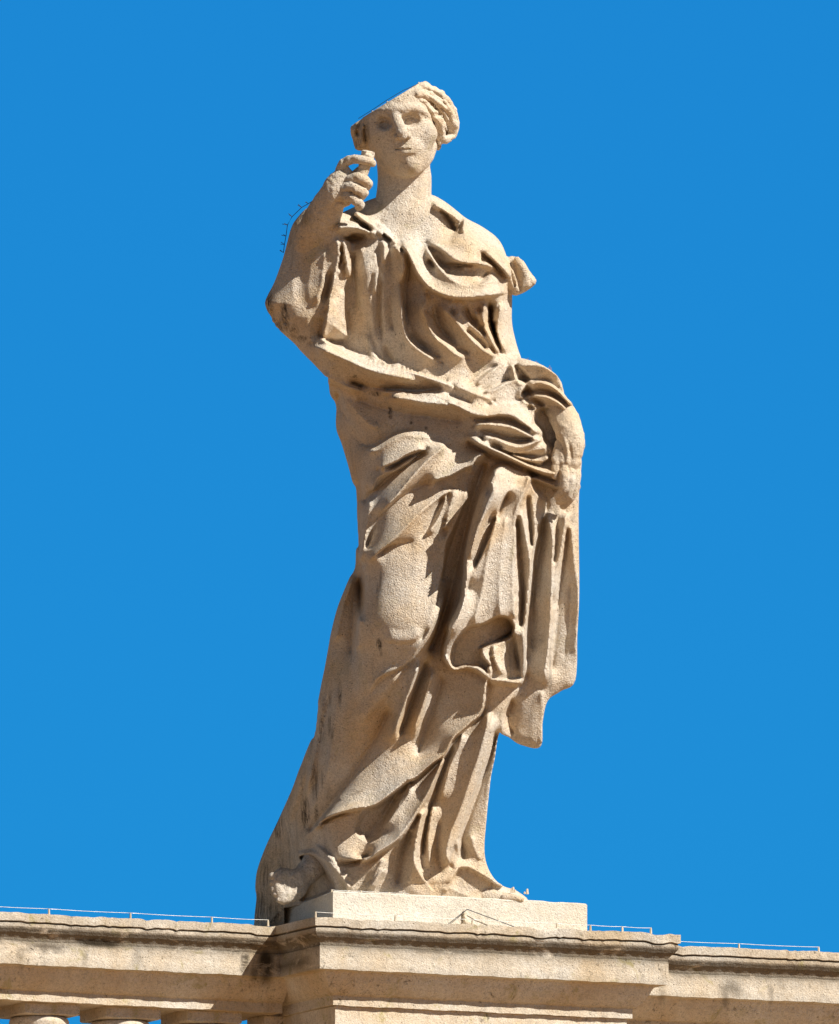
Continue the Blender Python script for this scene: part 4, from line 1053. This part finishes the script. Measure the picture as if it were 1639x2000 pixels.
# stay wires and mortar lump in front of the plinth
def on_plinth(px_, z, off=0.004):
    s = (px_ - 651) / (1147 - 651); p = PC[0] + (PC[1] - PC[0]) * s + np_ * off
    return (p[0], p[1], z)
wa = tag(empty('wire_anchor', on_plinth(912, Z0)), 'small mortar lump with two slanting stay wires on the front of the plinth', 'anchor')
pk = on_plinth(909, -0.083, 0.016)
tube_obj('stay_wire', [pk, on_plinth(868, Z0 + .004, 0.03)], 0.0016, M_DWIRE, wa); tube_obj('stay_wire', [pk, on_plinth(1003, Z0 + .004, 0.03)], 0.0016, M_DWIRE, wa)
def lump():
    S = Sculpt(0, 100, 0, 110, 0, 60, 2.5)
    S.chain([(40, 14, 12), (46, 50, 16), (60, 95, 18)], [10, 16, 26], 4, m=12); S.chain([(70, 60, 14), (84, 98, 14)], [9, 14], 6, m=12); S.chain([(20, 96, 12), (44, 96, 14)], [9, 14], 6, m=12)
    H = Relief(S); H.noise(3.0, 9, 5); S.relief(H.h, 0, 10)
    p, q = S.mesh()
    c = np.array(on_plinth(893, -0.086, -0.004))
    k = 0.0007
    co = c[None, :] + (p[:, 0:1] * k) * np.array((*tp_, 0)) + (p[:, 2:3] * k) * np.array((*np_, 0)) - (p[:, 1:2] * k) * np.array((0, 0, 1.0))
    link_mesh('lump', co - np.array(wa.location), q, M_PEG, wa)
lump()
# ---- what lies below: terrace roof behind the parapet and the sunlit square far down
def sheet(name, pts, mat):
    me = bpy.data.meshes.new(name); me.from_pydata(pts, [], [tuple(range(len(pts)))]); me.materials.append(mat)
    o = bpy.data.objects.new(name, me); sc.collection.objects.link(o); o['kind'] = 'structure'; return o
def ground_mat(name, a, b_, scale):
    m, nt, b = new_mat(name); N = NB(nt); tc = N('ShaderNodeTexCoord').outputs['Object']
    br = N('ShaderNodeTexBrick'); br.inputs['Scale'].default_value = scale
    br.inputs['Color1'].default_value = (*a, 1); br.inputs['Color2'].default_value = (*b_, 1); br.inputs['Mortar'].default_value = (*[c * .6 for c in a], 1)
    nt.links.new(tc, br.inputs['Vector'])
    nt.links.new(N.mix(N.math('MULTIPLY', N.noise(tc, 0.3, 5), 0.5), br.outputs['Color'], tuple(c * .75 for c in b_)), b.inputs['Base Color'])
    b.inputs['Roughness'].default_value = 0.9
    return m
GZ = -19.0
sheet('ground', [(-4000, -4000, GZ), (4000, -4000, GZ), (4000, 4000, GZ), (-4000, 4000, GZ)], ground_mat('sunlit_paving', (0.33, 0.175, 0.052), (0.36, 0.195, 0.06), 2.0))
back = [CORNER - N_ * 0.6 - T_ * 6, CORNER - N_ * 0.6 + T_ * 8]
sheet('roof', [(*back[0], -1.17), (*back[1], -1.17), (*(back[1] - N_ * 14), -1.17), (*(back[0] - N_ * 14), -1.17)], ground_mat('terrace_tiles', (0.42, 0.25, 0.13), (0.46, 0.28, 0.15), 3.0))
# ---- dark wire with barbs that runs over the raised arm, and the one over the head
def WP(x, y, d): return tuple(W(x, y, d))
sp = tag(empty('bird_wire', WP(600, 440, 120)), 'dark barbed bird wire looping along the raised upper arm', 'wire', 'thin bird wires')
arm_pts = [(671, 319, 206), (652, 346, 196), (631, 381, 182), (603, 399, 150), (590, 406, 120), (571, 424, 100), (562, 440, 90), (559, 462, 84), (556, 478, 80), (554, 494, 78)]
tube_obj('wire', [WP(*p) for p in arm_pts], 0.0014, M_DWIRE, sp)
rb = random.Random(4)
for (x, y, d) in arm_pts[3:]:
    for k in range(2):
        a = rb.uniform(2.0, 4.2); L = rb.uniform(7, 12)
        tube_obj('barb', [WP(x, y, d), WP(x + L * math.cos(a), y - L * abs(math.sin(a)) * .7, d + rb.uniform(-4, 4))], 0.0011, M_DWIRE, sp)
hw = tag(empty('bird_wire', WP(750, 206, 60)), 'thin dark bird wire with pale clips along the slanting crown of the head', 'wire', 'thin bird wires')
tube_obj('wire', [WP(700, 232, 40), WP(726, 216, 50), WP(756, 196, 60), WP(788, 177, 60), (WP(816, 165, 50))], 0.0011, M_DWIRE, hw)
for x, y in ((728, 219), (757, 201), (808, 171), (816, 167), (818, 164)):
    peg(hw, WP(x, y + 4, 50), 0.014, 0.0045, M_PEG, x, 'clip')
tf = tag(empty('bird_spikes', WP(1050, 712, 30)), 'tuft of fine rusty bird spikes on top of the lowered forearm', 'spikes')
M_RUST = flat_mat('rusty_wire', (0.50, 0.27, 0.13), 0.7, 0.2)
for k in range(16):
    x = rb.uniform(1020, 1078); y = 706 + (x - 1020) * .33; L = rb.uniform(8, 18); a = rb.uniform(-.9, .9)
    tube_obj('spike', [WP(x, y + 5, 30), WP(x + L * math.sin(a), y - L * math.cos(a) * .7, 30 + rb.uniform(-6, 6))], 0.0011, M_RUST, tf, seg=4)
tw = tag(empty('wire_clip', WP(1012, 1734, 52)), 'small cluster of pale wire clips beyond the toes of the standing foot', 'clip')
for k in range(9):
    x = rb.uniform(998, 1030)
    peg(tw, WP(x, 1742 + (x - 1000) * .15, 40 + rb.uniform(-8, 8)), rb.uniform(.008, .022), rb.uniform(.003, .006), M_PEG, k, 'clip')
